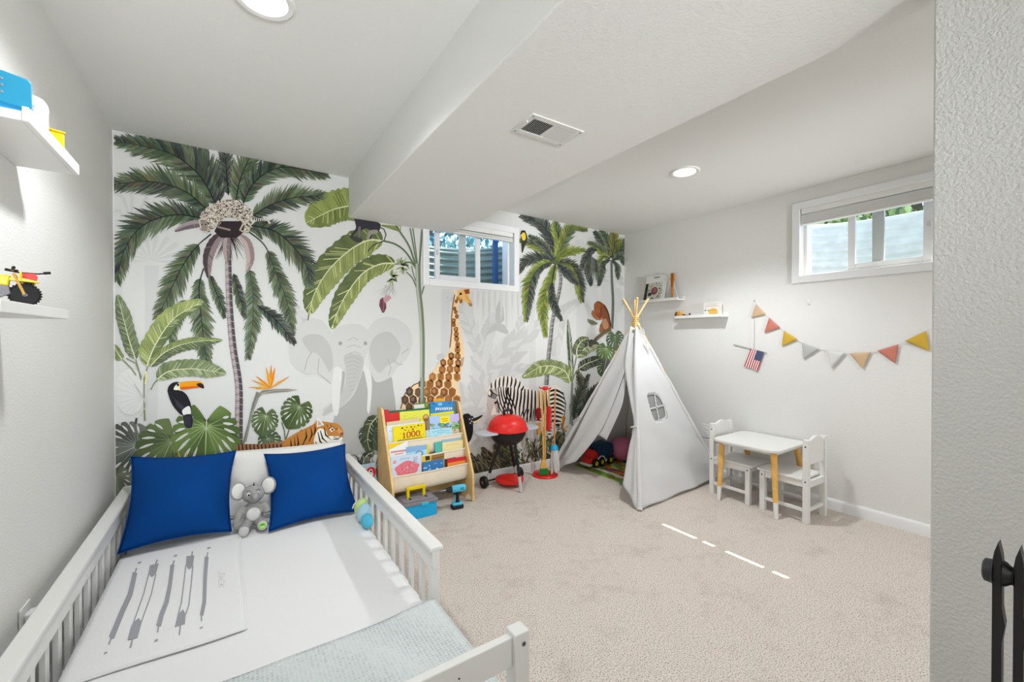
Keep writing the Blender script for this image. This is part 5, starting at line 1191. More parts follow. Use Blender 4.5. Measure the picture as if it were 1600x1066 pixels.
def D_white(p):
    p.poly([(0, 0), (1, 0), (1, 1), (0, 1)], '#cdd6e4')
    for k in range(14): p.ell(R_(0, 1), R_(.1, 1), R_(.02, .08), R_(.01, .04), random.choice(['#b4c4dc', '#e6ebf2', '#c4b4d4', '#a9d4cc']), 9)
    p.ell(.06, .12, .06, .10, '#3c4048'); p.ell(.10, .30, .04, .05, '#7d4f3c')
def D_blue2(p):
    p.poly([(0, 0), (1, 0), (1, 1), (0, 1)], '#2f6fa8')
    for k in range(16): p.ell(R_(0, 1), R_(.2, .9), R_(.02, .07), R_(.02, .05), random.choice(['#dfe8f0', '#6fa4d0', '#1d4d80', '#9fc4e0']), 8)
def D_redor(p):
    p.poly([(0, 0), (1, 0), (1, .78), (0, .78)], '#e08a2c'); p.poly([(0, .86), (1, .86), (1, 1), (0, 1)], '#c8232c')
def D_yelbr(p):
    p.poly([(0, 0), (1, 0), (1, 1), (0, 1)], '#d8b42c'); p.poly([(.38, .72), (1, .72), (1, 1), (.42, 1)], '#8f6a3c'); p.poly([(.14, .76), (.34, .78), (.32, .96), (.12, .94)], '#2b2a1c'); p.line([(.45, .80), (.95, .84)], .04, '#5d4422')
def D_leafy(p):
    p.poly([(0, 0), (1, 0), (1, 1), (0, 1)], '#5d7a2c')
    for k in range(30): p.ell(R_(0, 1), R_(.4, 1), R_(.03, .09), R_(.02, .05), random.choice(['#7f9a3c', '#3f5a1c', '#a8b84c', '#c8742c']), 8)
# top tier, back to front
book('leafy green picture book standing tallest at the back of the top tier', 650, 631, 675, 625, 0, .038, .010, '#5d7a2c', D_leafy)
book('orange-edged book peeking above the blue ocean book', 677, 624, 694, 622, 0, .028, .008, '#e0961c')
book('white and grey book behind the yellow-green book', 647, 633, 663, 631, 0, .028, .008, '#c9c9c4')
book('blue ocean picture book at the right end of the top tier', 672.5, 628, 712, 632, 0, .010, .014, '#2f7fb8', D_ocean)
book('thin yellow book in front of the blue ocean book', 672.5, 647, 709, 640, 0, .0, .007, '#e6cf1c', None)
book('narrow red book at the left end of the top tier', 598, 641, 605, 640, 0, .0, .008, '#b8232a')
book('dark green book behind the red and yellow-green books', 606, 643, 668, 638, 0, .014, .012, '#1f5a34')
book('plain red book beside the yellow-green book', 607, 646, 623.5, 643, 0, .002, .008, '#c0261c')
book('yellow-green picture book with a brown figure on the top tier', 624.5, 644, 671, 641, 0, .0, .012, '#d0d24a', D_yg)
# second tier
book('thin tan book standing behind the white-blue book', 604, 660, 655, 652, 1, .026, .008, '#cbb896')
book('brown paper book right of the yellow counting book', 664.8, 658, 670.3, 656, 1, .012, .010, '#8a6a58')
book('white and pale blue picture book left of the yellow counting book', 604, 666, 662, 657, 1, .014, .010, '#cdd6e4', D_white)
book('bright yellow book with the number 1000', 614, 667, 664, 660, 1, .0, .012, '#f0cb12', D_1000)
book('colourful park scene picture book in the second tier', 671, 651, 717, 647, 1, .012, .014, '#9fb9e2', D_park)
book('small pale grey book between yellow and sky-blue books', 664.8, 673, 670.5, 671.5, 1, .0, .006, '#b9c4c4')
book('sky-blue book in front of the park scene book', 671.2, 671, 706, 670, 1, .0, .010, '#9fd0e4', D_sky)
# third tier
book('white booklet with a yellow corner at the left of the third tier', 603, 694, 633, 691, 2, .0, .008, '#e8e4de', D_card)
book('yellow-spined book behind the blue book in the third tier', 650, 698, 670, 695, 2, .012, .010, '#e6c81c')
book('light blue book with a round grey drawing in the third tier', 634, 699, 667, 696, 2, .0, .010, '#a9cfe6', D_blue)
book('blue-grey book behind the beige book', 691, 688, 720, 684, 2, .014, .010, '#8fb0c0')
book('teal soft book left of the beige book', 679, 692, 690, 689, 2, .0, .014, '#4fa89c')
book('beige-yellow picture book at the right of the third tier', 691, 692, 724, 688, 2, .0, .010, '#dccf98', D_beige)
# bottom tier
book('pale blue picture book with a pink splash in the bottom tier', 609, 716, 656, 708, 3, .0, .014, '#c2cedd', D_splat)
book('yellow and brown board book in the bottom tier', 660, 712, 694, 709, 3, .024, .012, '#d8b42c', D_yelbr)
book('thick blue book with white pages in the bottom tier', 661, 723, 693, 718, 3, .0, .022, '#2f6fa8', D_blue2)
book('slim dark book between the blue and red books', 695, 718, 712, 714, 3, .017, .008, '#3a3f44')
book('red and orange book at the right of the bottom tier', 699, 718, 728, 714, 3, .0, .014, '#c8232c', D_redor)
# board book leaning beside the rack, seen between the bed rail and the rack
bb = thing('board_book', 'pale blue board book with a red owl circle leaning left of the rack', 'book', (1.395, -.075, 0), rz=.15, rot=(-.10, 0, .15))
MB().box(-.085, .062, 0, .012, .0, .335, None, c('#a9bcc8')).build('cover', M_cov, bb, bevel=.002)
p = Print(lambda u, v, l: (u, -l, v), .0004, 3e-5)
p.ell(.020, .265, .040, .042, '#c8202a', 20); p.ell(.020, .275, .016, .016, '#efe4dc'); p.ell(.022, .276, .008, .009, '#2b2224'); p.ell(.028, .250, .012, .015, '#f0dcd4'); p.ell(.010, .135, .042, .030, '#8a5a2c', 16); p.ell(.012, .145, .028, .016, '#2f2a26', 14); p.ell(.0, .12, .02, .014, '#d9782c', 12)
p.build('cover_print', M_cov, bb)

# toy tool box
tb = thing('toy_toolbox', 'blue toy tool box with grey lid and yellow handle on the carpet', 'tool box', (1.655, -.325, 0), rz=-.02)
MB().prism(roundrect(.250, .196, .015), 0, .098).build('box', M_cyan, tb, bevel=.004)
ld = MB().prism(roundrect(.266, .212, .016), .098, .116).build('lid', M_grey, tb, bevel=.004)
MB().prism(roundrect(.222, .15, .012), .116, .122).build('lid_panel', mat('mauve_grey_plastic', '#86828c', .55), ld, bevel=.003)
MB().cbox(.03, -.103, .098, .05, .012, .022).build('latch', mat('bright_cyan_plastic', '#35b6e6', .35), tb, bevel=.003)
h_ = MB(); h_.cbox(0, .0, .188, .140, .026, .022); h_.cbox(-.059, 0, .150, .020, .022, .065); h_.cbox(.059, 0, .150, .020, .022, .065); h_.build('handle', M_yel, tb, bevel=.003)
for x in (-.059, .059): MB().cbox(x+.006, -.02, .121, .012, .05, .006).build('handle_slot', M_black, tb, bevel=.001)

# toy drill standing on its battery
dr = thing('toy_drill', 'light blue and black toy cordless drill standing before the rack', 'toy drill', (1.945, -.405, 0), rz=-.12)
M_tq = mat('turquoise_plastic', '#4ab4d4', .35)
MB().prism(roundrect(.090, .062, .012), 0, .026).build('battery', M_black, dr, bevel=.004); MB().prism(roundrect(.078, .052, .012), .026, .046).build('battery_top', M_tq, dr, bevel=.005)
MB().tube([(.004, 0, .040), (.000, 0, .075), (.004, 0, .125)], [.016, .014, .016], 12).build('grip', M_black, dr); MB().tube([(-.014, 0, .05), (-.012, 0, .085), (-.008, 0, .12)], .005, 8).build('grip_trim', M_tq, dr)
MB().lathe([(0, -.055), (.022, -.052), (.027, -.03), (.027, .03), (.024, .052), (0, .058)], 20, T(.010, 0, .146) @ RY(pi/2)).build('motor_housing', M_tq, dr)
MB().lathe([(.024, -.052), (.024, -.070), (.014, -.092), (.009, -.094), (0, -.094)], 18, T(.010, 0, .146) @ RY(pi/2)).build('chuck', M_black, dr)
MB().tube([(-.082, 0, .146), (-.112, 0, .146), (-.130, 0, .146)], [.005, .004, .001], 8).build('drill_bit', M_metal, dr)
MB().cbox(-.018, 0, .112, .010, .012, .018).build('trigger', M_black, dr, bevel=.002)
for k in range(3): MB().cbox(.02+k*.010, -.0265, .150, .004, .002, .016).build('cooling_slot', M_black, dr, smooth=0)

# ================================================================== TOY KETTLE GRILL
gr = thing('toy_grill', 'red and black toy kettle grill on three legs', 'toy grill', (2.515, -.225, 0), rz=.0)
M_gshelf = mat('grey_shelf_plastic', '#b4b9c0', .45)
MB().lathe([(0, .356), (.045, .358), (.095, .372), (.130, .400), (.152, .440), (.160, .488), (.156, .490), (.14, .46), (0, .44)], 36).build('bowl', M_black, gr)
lidg = MB().lathe([(.176, .484), (.178, .492), (.168, .500), (.164, .524), (.150, .556), (.120, .588), (.070, .608), (.030, .614), (0, .615)], 36).build('lid', M_red, gr)
hd = MB(); hd.cbox(-.036, 0, .628, .018, .022, .045); hd.cbox(.036, 0, .628, .018, .022, .045); hd.cbox(0, 0, .650, .090, .022, .014); hd.build('lid_handle', M_black, lidg, bevel=.003)
for s in (-1, 1):
    M = T(s*.205, 0, .470) @ (RZ(pi) if s < 0 else Matrix.Identity(4))
    MB().prism([(-.06, -.085), (.03, -.085)]+[(.03+.075*cos(t), .085*sin(t)) for t in [-pi/2+pi*i/12 for i in range(1, 12)]]+[(.03, .085), (-.06, .085)], 0, .018, M).build('side_shelf', M_gshelf, gr, bevel=.004)
for (ax, ay, bx, by, foot) in ((-.055, .03, -.175, .065, 0), (.055, .05, .165, .115, 0), (.03, -.07, .005, -.190, 1)):
    l_ = MB(); l_.tube([(ax, ay, .375), (ax+(bx-ax)*.78, ay+(by-ay)*.78, .115)], .0125, 10); o_ = l_.build('leg', M_black, gr)
    MB().tube([(ax+(bx-ax)*.76, ay+(by-ay)*.76, .122), (bx, by, .004 if foot else .05)], .0135, 10).build('leg_sleeve', M_lgrey, o_)
MB().tube([(-.21, .065, .05), (.20, .115, .05)], .007, 8).build('axle', M_black, gr)
for x, y in ((-.195, .066), (.20, .116)):
    w_ = MB().lathe([(.014, -.016), (.030, -.018), (.048, -.014), (.050, 0), (.048, .014), (.030, .018), (.014, .016)], 28, T(x, y, .05) @ RZ(.12) @ RY(pi/2)).build('wheel', M_black, gr)
    MB().lathe([(.012, -.019), (.006, -.020), (0, -.020)], 14, T(x, y, .05) @ RZ(.12) @ RY(pi/2)).build('hub', M_grey, w_)
MB().lathe([(0, .030), (.10, .030), (.118, .040), (.122, .062), (.116, .064), (.05, .070), (0, .074)], 32, T(.025, .005, 0)).build('ash_tray', M_red, gr)

# ================================================================== TOY CLEANING SET
cs = thing('cleaning_stand', 'red round stand with wooden pole for the toy cleaning set', 'stand', (2.955, -.185, 0))
MB().lathe([(.118, 0), (.120, .008), (.112, .018), (.060, .026), (.022, .030), (.018, .050), (0, .050)], 32).build('base', M_red, cs)
MB().tube([(0, 0, .03), (0, 0, .80)], .0095, 10).build('pole', M_beech, cs)
tp = MB(); tp.lathe([(0, .786), (.022, .788), (.026, .80), (.022, .815), (.010, .822), (0, .823)], 18)
for k in range(4): a = k*pi/2+.5; tp.tube([(0, 0, .803), (.05*cos(a), .05*sin(a), .803), (.058*cos(a), .058*sin(a), .815)], .0065, 8)
tp.build('hook_ring', M_red, cs)
def handle(o, z0, z1, m=M_beech, x=0, y=0): MB().tube([(x, y, z0), (x, y, z1)], .0075, 10).build('handle', m, o)
br = thing('toy_broom', 'toy broom with green bristles hanging on the red stand', 'broom', (2.900, -.238, .03), rot=(.02, -.03, -.45))
handle(br, .13, .765)
MB().prism([(-.036, .058), (.036, .058), (.014, .135), (-.014, .135)], -.010, .010, cyl).build('broom_head', M_beech, br, bevel=.002)
bs = MB()
for i in range(14):
    for j in range(3): x = -.033+i*.0051; y = -.006+j*.006; bs.tube([(x, y, .060), (x*1.12, y*1.2, .0)], .0028, 5)
bs.build('bristles', mat('green_bristle', '#1f8a3c', .7), br)['kind'] = 'stuff'
mp_ = thing('toy_mop', 'toy string mop with blue cap hanging on the red stand', 'mop', (2.990, -.272, .032), rot=(.0, .02, 0))
handle(mp_, .24, .765, mat('orange_wood', '#c98a4c', .5))
MB().lathe([(0, .262), (.018, .262), (.032, .246), (.036, .222), (.030, .218), (0, .218)], 20).build('mop_cap', M_cyan, mp_)
st_ = MB(); random.seed(5)
for i in range(44):
    a = R_(0, 2*pi); r0 = R_(.006, .030); r1 = r0*R_(1.4, 2.1); b0 = R_(-.3, .3)
    st_.tube([(r0*cos(a), r0*sin(a), .222), ((r0+r1)*.55*cos(a+b0*.3), (r0+r1)*.55*sin(a+b0*.3), .12), (r1*cos(a+b0), r1*sin(a+b0), R_(.0, .05))], .0042, 5)
st_.build('mop_strings', M_plushw, mp_)['kind'] = 'stuff'
du = thing('toy_duster', 'toy duster with dark red fibre head on the red stand', 'duster', (2.900, -.165, .30), rot=(0, -.03, .3))
handle(du, .22, .49); q = MB(); random.seed(6)
for i in range(90): a = R_(0, 2*pi); z = R_(.215, .33); q.tube([(0, 0, z), (.030*cos(a), .030*sin(a), z-.012)], [.005, .0015], 4)
q.ball(0, 0, .275, .024, .024, .06, 14); q.build('fibre_head', M_dkred, du)['kind'] = 'stuff'
MB().prism(roundrect(.055, .105, .006, 4, 0, .135), -.007, .007, cyl).build('scraper_board', mat('honey_wood', '#c98f3a', .5), du, bevel=.002)
dp = thing('toy_dustpan', 'bright red toy brush with long bristles on the red stand', 'brush', (2.998, -.178, .42), rot=(0, .03, -.4))
handle(dp, .19, .375); MB().prism(roundrect(.040, .23, .010, 4, 0, .10), -.010, .010, cyl).build('brush_body', M_red, dp, bevel=.003)
q = MB()
for i in range(22): q.tube([(.018, 0, .0+i*.0092), (.034, -.004, .0+i*.0092)], .0035, 5)
q.build('brush_bristles', mat('red_bristle', '#c81c22', .7), dp)['kind'] = 'stuff'
# ================================================================== PLAY TENT
random.seed(41)
tent = thing('play_tent', 'white canvas play teepee with wooden poles in the far corner', 'tent', (0, 0, 0))
TA, TB, TC, TD = Vector((3.14, -.055, 0)), Vector((3.032, -1.205, 0)), Vector((4.165, -1.20, 0)), Vector((4.185, -.055, 0))
APEX = Vector((3.636, -.66, 1.425))
CT = .945                                                     # the canvas stops just below the lashing
def toA(p, k): return p.lerp(APEX, k)
for nm, p in (('a', TA), ('b', TB), ('c', TC), ('d', TD)):
    d = (APEX-p).normalized(); off = (Vector((p.x, p.y, 0))-Vector((APEX.x, APEX.y, 0))).normalized()*.018
    MB().tube([p+Vector((0, 0, .004)), APEX+off*.4, APEX+d*.235], .0095, 10).build('pole', M_pine, tent)
MB().tube([Vector((APEX.x+.030*cos(t), APEX.y+.030*sin(t), APEX.z-.045+.006*i/4)) for i, t in enumerate([2*pi*k/12 for k in range(60)])], .0042, 6).build('rope_lashing', mat('tan_rope', '#d3b56e', .8), tent)
MB().ball(APEX.x-.03, APEX.y-.06, APEX.z-.035, .014, n=12).build('bead', mat('cream_bead', '#e8dfa8', .5), tent); MB().ball(APEX.x-.055, APEX.y-.03, APEX.z-.075, .013, n=12).build('bead', mat('cream_bead', '#e8dfa8', .5), tent)
def pn(P0, P1):
    n = (P1-P0).cross(APEX-P0).normalized(); return n
def hit(x, y, P0, n): d = ray(x, y); return CAMP+d*((P0-CAMP).dot(n)/d.dot(n))
def wr(u, v, a=1.0): return a*(.010*sin(u*2.2+v*2)*sin(v*2.6+1)+.0035*sin(u*4.1+v*7.5)+.0022*sin(v*15+u*2.5)*sin(u*1.6)+.006*max(0, 1-v*.9)*sin(u*3.7+v*5+2))
def face(P0, P1, name, hole=None, sag=.03, nu=44, nv=60, hem=None):
    n = pn(P0, P1); cen = (TA+TB+TC+TD)/4+Vector((0, 0, .4))
    if (P0-cen).dot(n) < 0: n = -n
    m = MB(); nn = nu+1
    def fn(u, v):
        k = CT*v; h = hem(u) if hem else 0
        a, b = toA(P0, k), toA(P1, k); p = a.lerp(b, u)
        if v < .25 and h: p = p+(APEX-(P0+P1)/2)*h*(1-v/.25)
        return p-n*(sag*sin(pi*u)*(1-v)*(.4+.6*v))+n*wr(u*3, v*3, 1.0)*(1-.6*v)
    m.grid(fn, nu, nv)
    if hole:
        keep = []
        for f in m.f:
            q = sum((Vector(m.v[i]) for i in f), Vector())/4
            if not hole(q): keep.append(f)
        m.f = keep; m.c = [None]*len(keep)
    return m, n, fn
nBC = pn(TB, TC)
win = [(1011.5, 618), (1013.5, 615.5), (1020, 614), (1027, 615), (1033.5, 621), (1039, 631), (1042.5, 643), (1043, 651), (1038, 655.5), (1030, 658.5), (1024.5, 659), (1021.5, 655), (1016.5, 641), (1013, 628)]
winp = [hit(x, y, TB, nBC) for x, y in win]
e1 = (TC-TB).normalized(); e2 = nBC.cross(e1).normalized()
w2 = [((p-TB).dot(e1), (p-TB).dot(e2)) for p in winp]; inw = inpoly(w2)
m, n, fBC = face(TB, TC, 'r', lambda q: inw((q-TB).dot(e1), (q-TB).dot(e2)), hem=lambda u: .006+.022*u+.003*sin(u*17), nu=80, nv=100)
fr_ = m.build('front_panel', M_canvas, tent, smooth=60, solid=.002)
nb = n
def onBC(x, y, l=.012): return hit(x, y, TB, nBC)+nb*l-nb*.012
def ribbon(pts, w, name, par, lift, close=False):
    P = [hit(x, y, TB, nBC)+nb*lift for x, y in (spl([(a, b, 0) for a, b in (pts+[pts[0]] if close else pts)], 4) and [(q.x, q.y) for q in spl([(a, b, 0) for a, b in (pts+[pts[0]] if close else pts)], 4)])]
    mm = MB(); L = []
    for i, p in enumerate(P):
        d = (P[min(i+1, len(P)-1)]-P[max(0, i-1)]).normalized(); s = d.cross(nb).normalized()
        L.append((p-s*w/2, p+s*w/2))
    for i in range(len(L)-1): mm.poly([L[i][0], L[i+1][0], L[i+1][1], L[i][1]])
    return mm.build(name, M_canvas, par, solid=.003)
wsag = -.014
ws = MB().poly([p-nb*.022 for p in winp]).build('window_screen', mat('grey_mesh_fabric', '#8b8b89', .9), fr_, smooth=0)
ribbon(win, .024, 'window_binding', fr_, wsag, True)
ribbon([(1024.5, 615), (1028, 636), (1032, 658)], .016, 'window_bar', fr_, wsag); ribbon([(1016, 639), (1028, 636), (1041, 632)], .016, 'window_bar', fr_, wsag)
for (P0, P1) in ((TC, TD), (TD, TA)):
    m, n, f_ = face(P0, P1, 'b', sag=.01); m.build('back_panel', M_canvas, tent, smooth=60, solid=.002)
# entrance side: upper piece and two tied-back flaps
nAB = pn(TA, TB); cen = (TA+TB+TC+TD)/4
if (TA-cen).dot(nAB) < 0: nAB = -nAB
def hAB(x, y, l=0): return hit(x, y, TA, pn(TA, TB))+nAB*l
def flap(left, right, name, amp, nu=16, nv=44, lab=None):
    L = spl([(a, b, 0) for a, b in left], 10); R2 = spl([(a, b, 0) for a, b in right], 10)
    def at(S, t): k = t*(len(S)-1); i = min(int(k), len(S)-2); return S[i].lerp(S[i+1], k-i)
    mm = MB()
    def fn(u, v):
        p = at(L, v).lerp(at(R2, v), u)
        return hAB(p.x, p.y, .004+amp(u, v))
    mm.grid(fn, nu, nv); return mm.build(name, M_canvas, tent, smooth=60, solid=.002)
topL = toA(TA, CT); 
flap([(986, 512), (962, 560), (930, 620), (897, 682), (868, 735)], [(993, 512), (984, 560), (962, 620), (938, 672), (903, 717)], 'tied_flap', lambda u, v: .022*sin(u*7+v*5)*v*(1-.3*u)-.02*sin(pi*u)*v, lab=None, nu=26)
flap([(986, 512), (980, 556), (962, 606), (936, 640), (915, 668)], [(993, 512), (986, 556), (976, 592), (968, 634), (944, 687)], 'inner_flap_fold', lambda u, v: -.035*v+.010*sin(u*9+v*4)*v, nu=20)
flap([(987, 512), (979, 560), (978, 580), (985, 625), (991, 664), (984, 700), (975, 757)], [(999, 512), (998, 560), (998, 600), (998.5, 640), (999, 672), (998, 715), (997, 797)], 'tied_flap', lambda u, v: (.020*sin(u*8+1)*abs(v-.66)*1.6+.012*sin(pi*u)), nu=20)
for x, y in ((993, 668), (908, 653)):
    p = hAB(x, y, .02); MB().tube([p+Vector((.0, .03, -.01)), p+Vector((-.012, 0, 0)), p+Vector((0, -.03, .008))], .006, 8).build('tie_band', M_canvas, tent)
    MB().tube([p, p+Vector((-.006, .012, -.05)), p+Vector((-.002, .016, -.09))], .003, 6).build('tie_tail', M_canvas, tent)
for p in (TA, TB, TC):
    d = (APEX-p); S = [p+d*(k/14*CT)+Vector((.003*sin(k*2.3), .003*cos(k*1.9), .006 if k == 0 else 0)) for k in range(15)]
    MB().tube(S, [.020-.0005*k for k in range(15)], 10).build('pole_sleeve', M_canvas, tent)
# dream catcher on the front panel
dcp = hit(1000.5, 519, TB, nBC)+nb*.022
dc = thing('dream_catcher', 'pale grey dream catcher hanging near the top of the tent', 'dream catcher', dcp)
M_thr = mat('pale_grey_cord', '#bdbdba', .9)
def dpt(a, r): return e1*cos(a)*r+e2*sin(a)*r
MB().tube([dpt(2*pi*i/24, .030) for i in range(24)], .0028, 6, closed=True).build('hoop', M_thr, dc)
wb_ = MB()
for i in range(8): wb_.tube([dpt(2*pi*i/8, .030), dpt(2*pi*(i+3)/8, .030)], .0010, 4)
wb_.build('web', M_thr, dc)
dn = -(e2 if e2.z > 0 else -e2)
for s, l in ((-.018, .07), (0, .11), (.018, .09)):
    b0 = e1*s+dn*.028; o_ = MB().tube([b0, b0+dn*l], .0012, 5).build('string', M_thr, dc)
    q = b0+dn*l; MB().poly([q, q+e1*.009+dn*.025, q+e1*.006+dn*.06, q+dn*.075, q-e1*.007+dn*.055, q-e1*.008+dn*.02]).build('feather', mat('white_feather', '#d3d4d2', .9), o_, solid=.001)
# play mat
pm = MB().box(3.375, 4.04, -.99, -.12, .0005, .007); mat_o = tag(pm.build('play_mat', mat('play_mat_edge', '#8ab24a', .8), None), 'colourful printed foam play mat on the floor of the tent', 'mat')
p = Print(lambda u, v, l: (3.378+u*.66, -.987+v*.864, .0072+l), 0, 8e-6)
p.poly([(0, 0), (1, 0), (1, 1), (0, 1)], '#6d8f35')
cols = ['#8fb83c', '#4f7a2c', '#c8a03c', '#d9782c', '#7a5a2c', '#2f5a3c', '#b8c24a', '#5fa870', '#a8722c', '#3f6a5a', '#d8c88f', '#8f4a6c']
for k in range(190): p.ell(R_(.02, .98), R_(.02, .98), R_(.015, .075), R_(.012, .05), random.choice(cols), 10, R_(0, 3))
p.poly([(.06, .02), (.14, .02), (.20, .55), (.16, .9), (.10, .9), (.12, .55)], '#d8d2c4'); p.line([(.15, .05), (.30, .35), (.26, .6), (.42, .85)], .06, '#d9782c'); p.ell(.12, .30, .06, .07, '#d8401c', 14); p.ell(.12, .30, .03, .035, '#f0d8a0', 10); p.ell(.09, .12, .05, .045, '#e8922c', 12); p.ell(.30, .62, .06, .05, '#8f4a6c', 12)
p.build('mat_print', vmat('mat_print', .6), mat_o)
# toy dump truck
tk = thing('toy_truck', 'red and navy toy dump truck with yellow hubs inside the tent', 'toy truck', (3.585, -.235, .0075), rz=radians(4))
M_navy = mat('navy_plastic', '#12395f', .4); M_cream = mat('cream_plastic', '#e6dfce', .4); M_lime = mat('lime_plastic', '#d3d32c', .4)
xz = lambda: cyl
MB().prism([(-.165, .025), (.16, .025), (.165, .045), (-.16, .045)], -.055, .055, cyl).build('chassis', M_black, tk, bevel=.004)
MB().prism([(-.185, .045), (-.060, .045), (-.050, .12), (-.085, .165), (-.118, .165), (-.132, .105), (-.178, .088)], -.060, .060, cyl).build('cab', M_red, tk, bevel=.012)
MB().prism([(-.192, .022), (-.120, .022), (-.118, .040), (-.190, .046)], -.063, .063, cyl).build('bumper', M_cream, tk, bevel=.006)
MB().prism([(-.040, .058), (.135, .058), (.175, .105), (.160, .195), (.110, .215), (-.010, .205), (-.062, .180)], -.068, .068, cyl).build('dump_bed', M_navy, tk, bevel=.010)
MB().prism([(.045, .10), (.130, .11), (.122, .150), (.040, .140)], -.0705, -.066, cyl).build('bed_recess', mat('dark_navy_plastic', '#0a1c38', .5), tk, bevel=.003)
MB().ball(-.155, -.050, .085, .010, n=10).build('headlight', M_cream, tk); MB().ball(-.100, -.055, .135, .014, .008, .018, n=12).build('side_window', mat('coral_plastic', '#e8603c', .35), tk)
for x in (-.105, -.020, .110):
    for s in (-1, 1):
        w_ = MB().lathe([(.012, -.014), (.038, -.016), (.044, -.010), (.044, .010), (.038, .016), (.012, .014)], 22, T(x, s*.064, .044) @ RX(pi/2)).build('wheel', M_black, tk)
        MB().lathe([(.022, -.018*s*-1), (.018, .021*s), (0, .022*s)][::1], 16, T(x, s*.064, .044) @ RX(-pi/2)).build('hub', M_lime, w_)
ar = MB(); ar.tube([(-.020+.056*cos(t), -.066, .044+.056*sin(t)) for t in [pi*k/10 for k in range(11)]], .0075, 6); ar.build('wheel_arch', M_white, tk)
MB().cbox(.050, -.064, .045, .028, .012, .022).build('side_step', M_white, tk, bevel=.003); MB().cbox(.168, -.060, .045, .012, .014, .024).build('tail_light', M_white, tk, bevel=.003)
# ball
bl_ = thing('pink_ball', 'pink rubber ball beside the toy truck inside the tent', 'ball', (3.885, -.285, .0075))
MB().ball(0, 0, .122, .122, n=36).build('shell', mat('pink_rubber', '#d77a9c', .5), bl_); MB().lathe([(.006, 0), (0, .001)], 10, T(-.06, -.104, .140) @ RX(pi/2)).build('valve', mat('rose_rubber', '#b85a80', .5), bl_)

# ================================================================== TABLE AND CHAIRS
tbl = thing('play_table', 'low white play table with tapered wooden legs by the right wall', 'table', (3.970, -1.585, 0), rz=.0)
MB().prism(roundrect(.510, .490, .075, 8), .452, .472).build('tabletop', M_white, tbl, bevel=.004)
MB().prism(roundrect(.40, .42, .03), .425, .452).build('apron', M_white, tbl, bevel=.003)
for sx in (-1, 1):
    for sy in (-1, 1):
        top = Vector((sx*.180, sy*.190, .448)); ft = Vector((sx*.262 if sx < 0 else sx*.235, sy*.245 if sy < 0 else sy*.172, 0)); md = ft.lerp(top, .24)
        MB().tube([md, top], [.0165, .0225], 16).build('leg', M_beech, tbl); 
        o_ = tbl.children[-1]; MB().tube([ft, md], [.0130, .0167], 16).build('white_tip', M_white, o_)
def chair(name, lab, loc, rz):
    """faces +Y; back at y = 0, front at y = .30"""
    r = thing(name, lab, 'chair', loc, rz=rz, group='white play chairs'); hw = .127; k = .018
    for s in (-1, 1):
        a = MB().box(s*hw-k, s*hw+k, -k, k, 0, .572).build('back_post', M_white, r, bevel=.003)
        b = MB().box(s*hw-k, s*hw+k, .285-k, .285+k, 0, .288).build('front_leg', M_white, r, bevel=.003)
        MB().box(s*hw-.012, s*hw+.012, k, .285-k, .245, .286).build('side_rail', M_white, r, bevel=.002); MB().box(s*hw-.009, s*hw+.009, k, .285-k, .075, .098).build('stretcher', M_white, r, bevel=.002)
        for (o_, y, z) in ((a, 0, .525), (a, 0, .285), (b, .285, .262)):
            MB().lathe([(.0055, 0), (.005, .0012), (0, .0014)], 10, T(s*(hw+k), y, z) @ RY(s*pi/2)).build('screw_cap', M_screw, o_)
    MB().box(-hw+k, hw-k, .274, .296, .245, .286).build('front_rail', M_white, r, bevel=.002)
    MB().box(-hw+k, hw-k, -.011, .011, .24, .286).build('back_rail', M_white, r, bevel=.002); MB().box(-hw+k, hw-k, -.009, .009, .075, .098).build('stretcher', M_white, r, bevel=.002)
    MB().prism([(-.146, .019), (.146, .019)]+[(.146, .318) for t in (0,)]+[(.135, .325), (-.135, .325), (-.146, .318)], .288, .304).build('seat', M_white, r, bevel=.003)
    cr = spl([(hw-k, .558, 0), (hw*.70, .560, 0), (hw*.42, .577, 0), (0, .588, 0), (-hw*.42, .577, 0), (-hw*.70, .560, 0), (-hw+k, .558, 0)], 5)
    tp = [(-hw+k, .40), (hw-k, .40)]+[(p.x, p.y) for p in cr]
    MB().prism(tp, -.010, .010, Matrix(((1, 0, 0, 0), (0, 0, -1, 0), (0, 1, 0, 0), (0, 0, 0, 1)))).build('backrest', M_white, r, bevel=.003)
    return r
ch = chair('play_chair', 'small white wooden chair pushed under the table on the tent side', (3.943, -1.300, 0), pi)
c2 = copy_tree(ch); c2.location = (3.938, -1.978, 0); c2.rotation_euler = (0, 0, radians(-2)); c2['label'] = 'small white wooden chair at the near side of the play table'

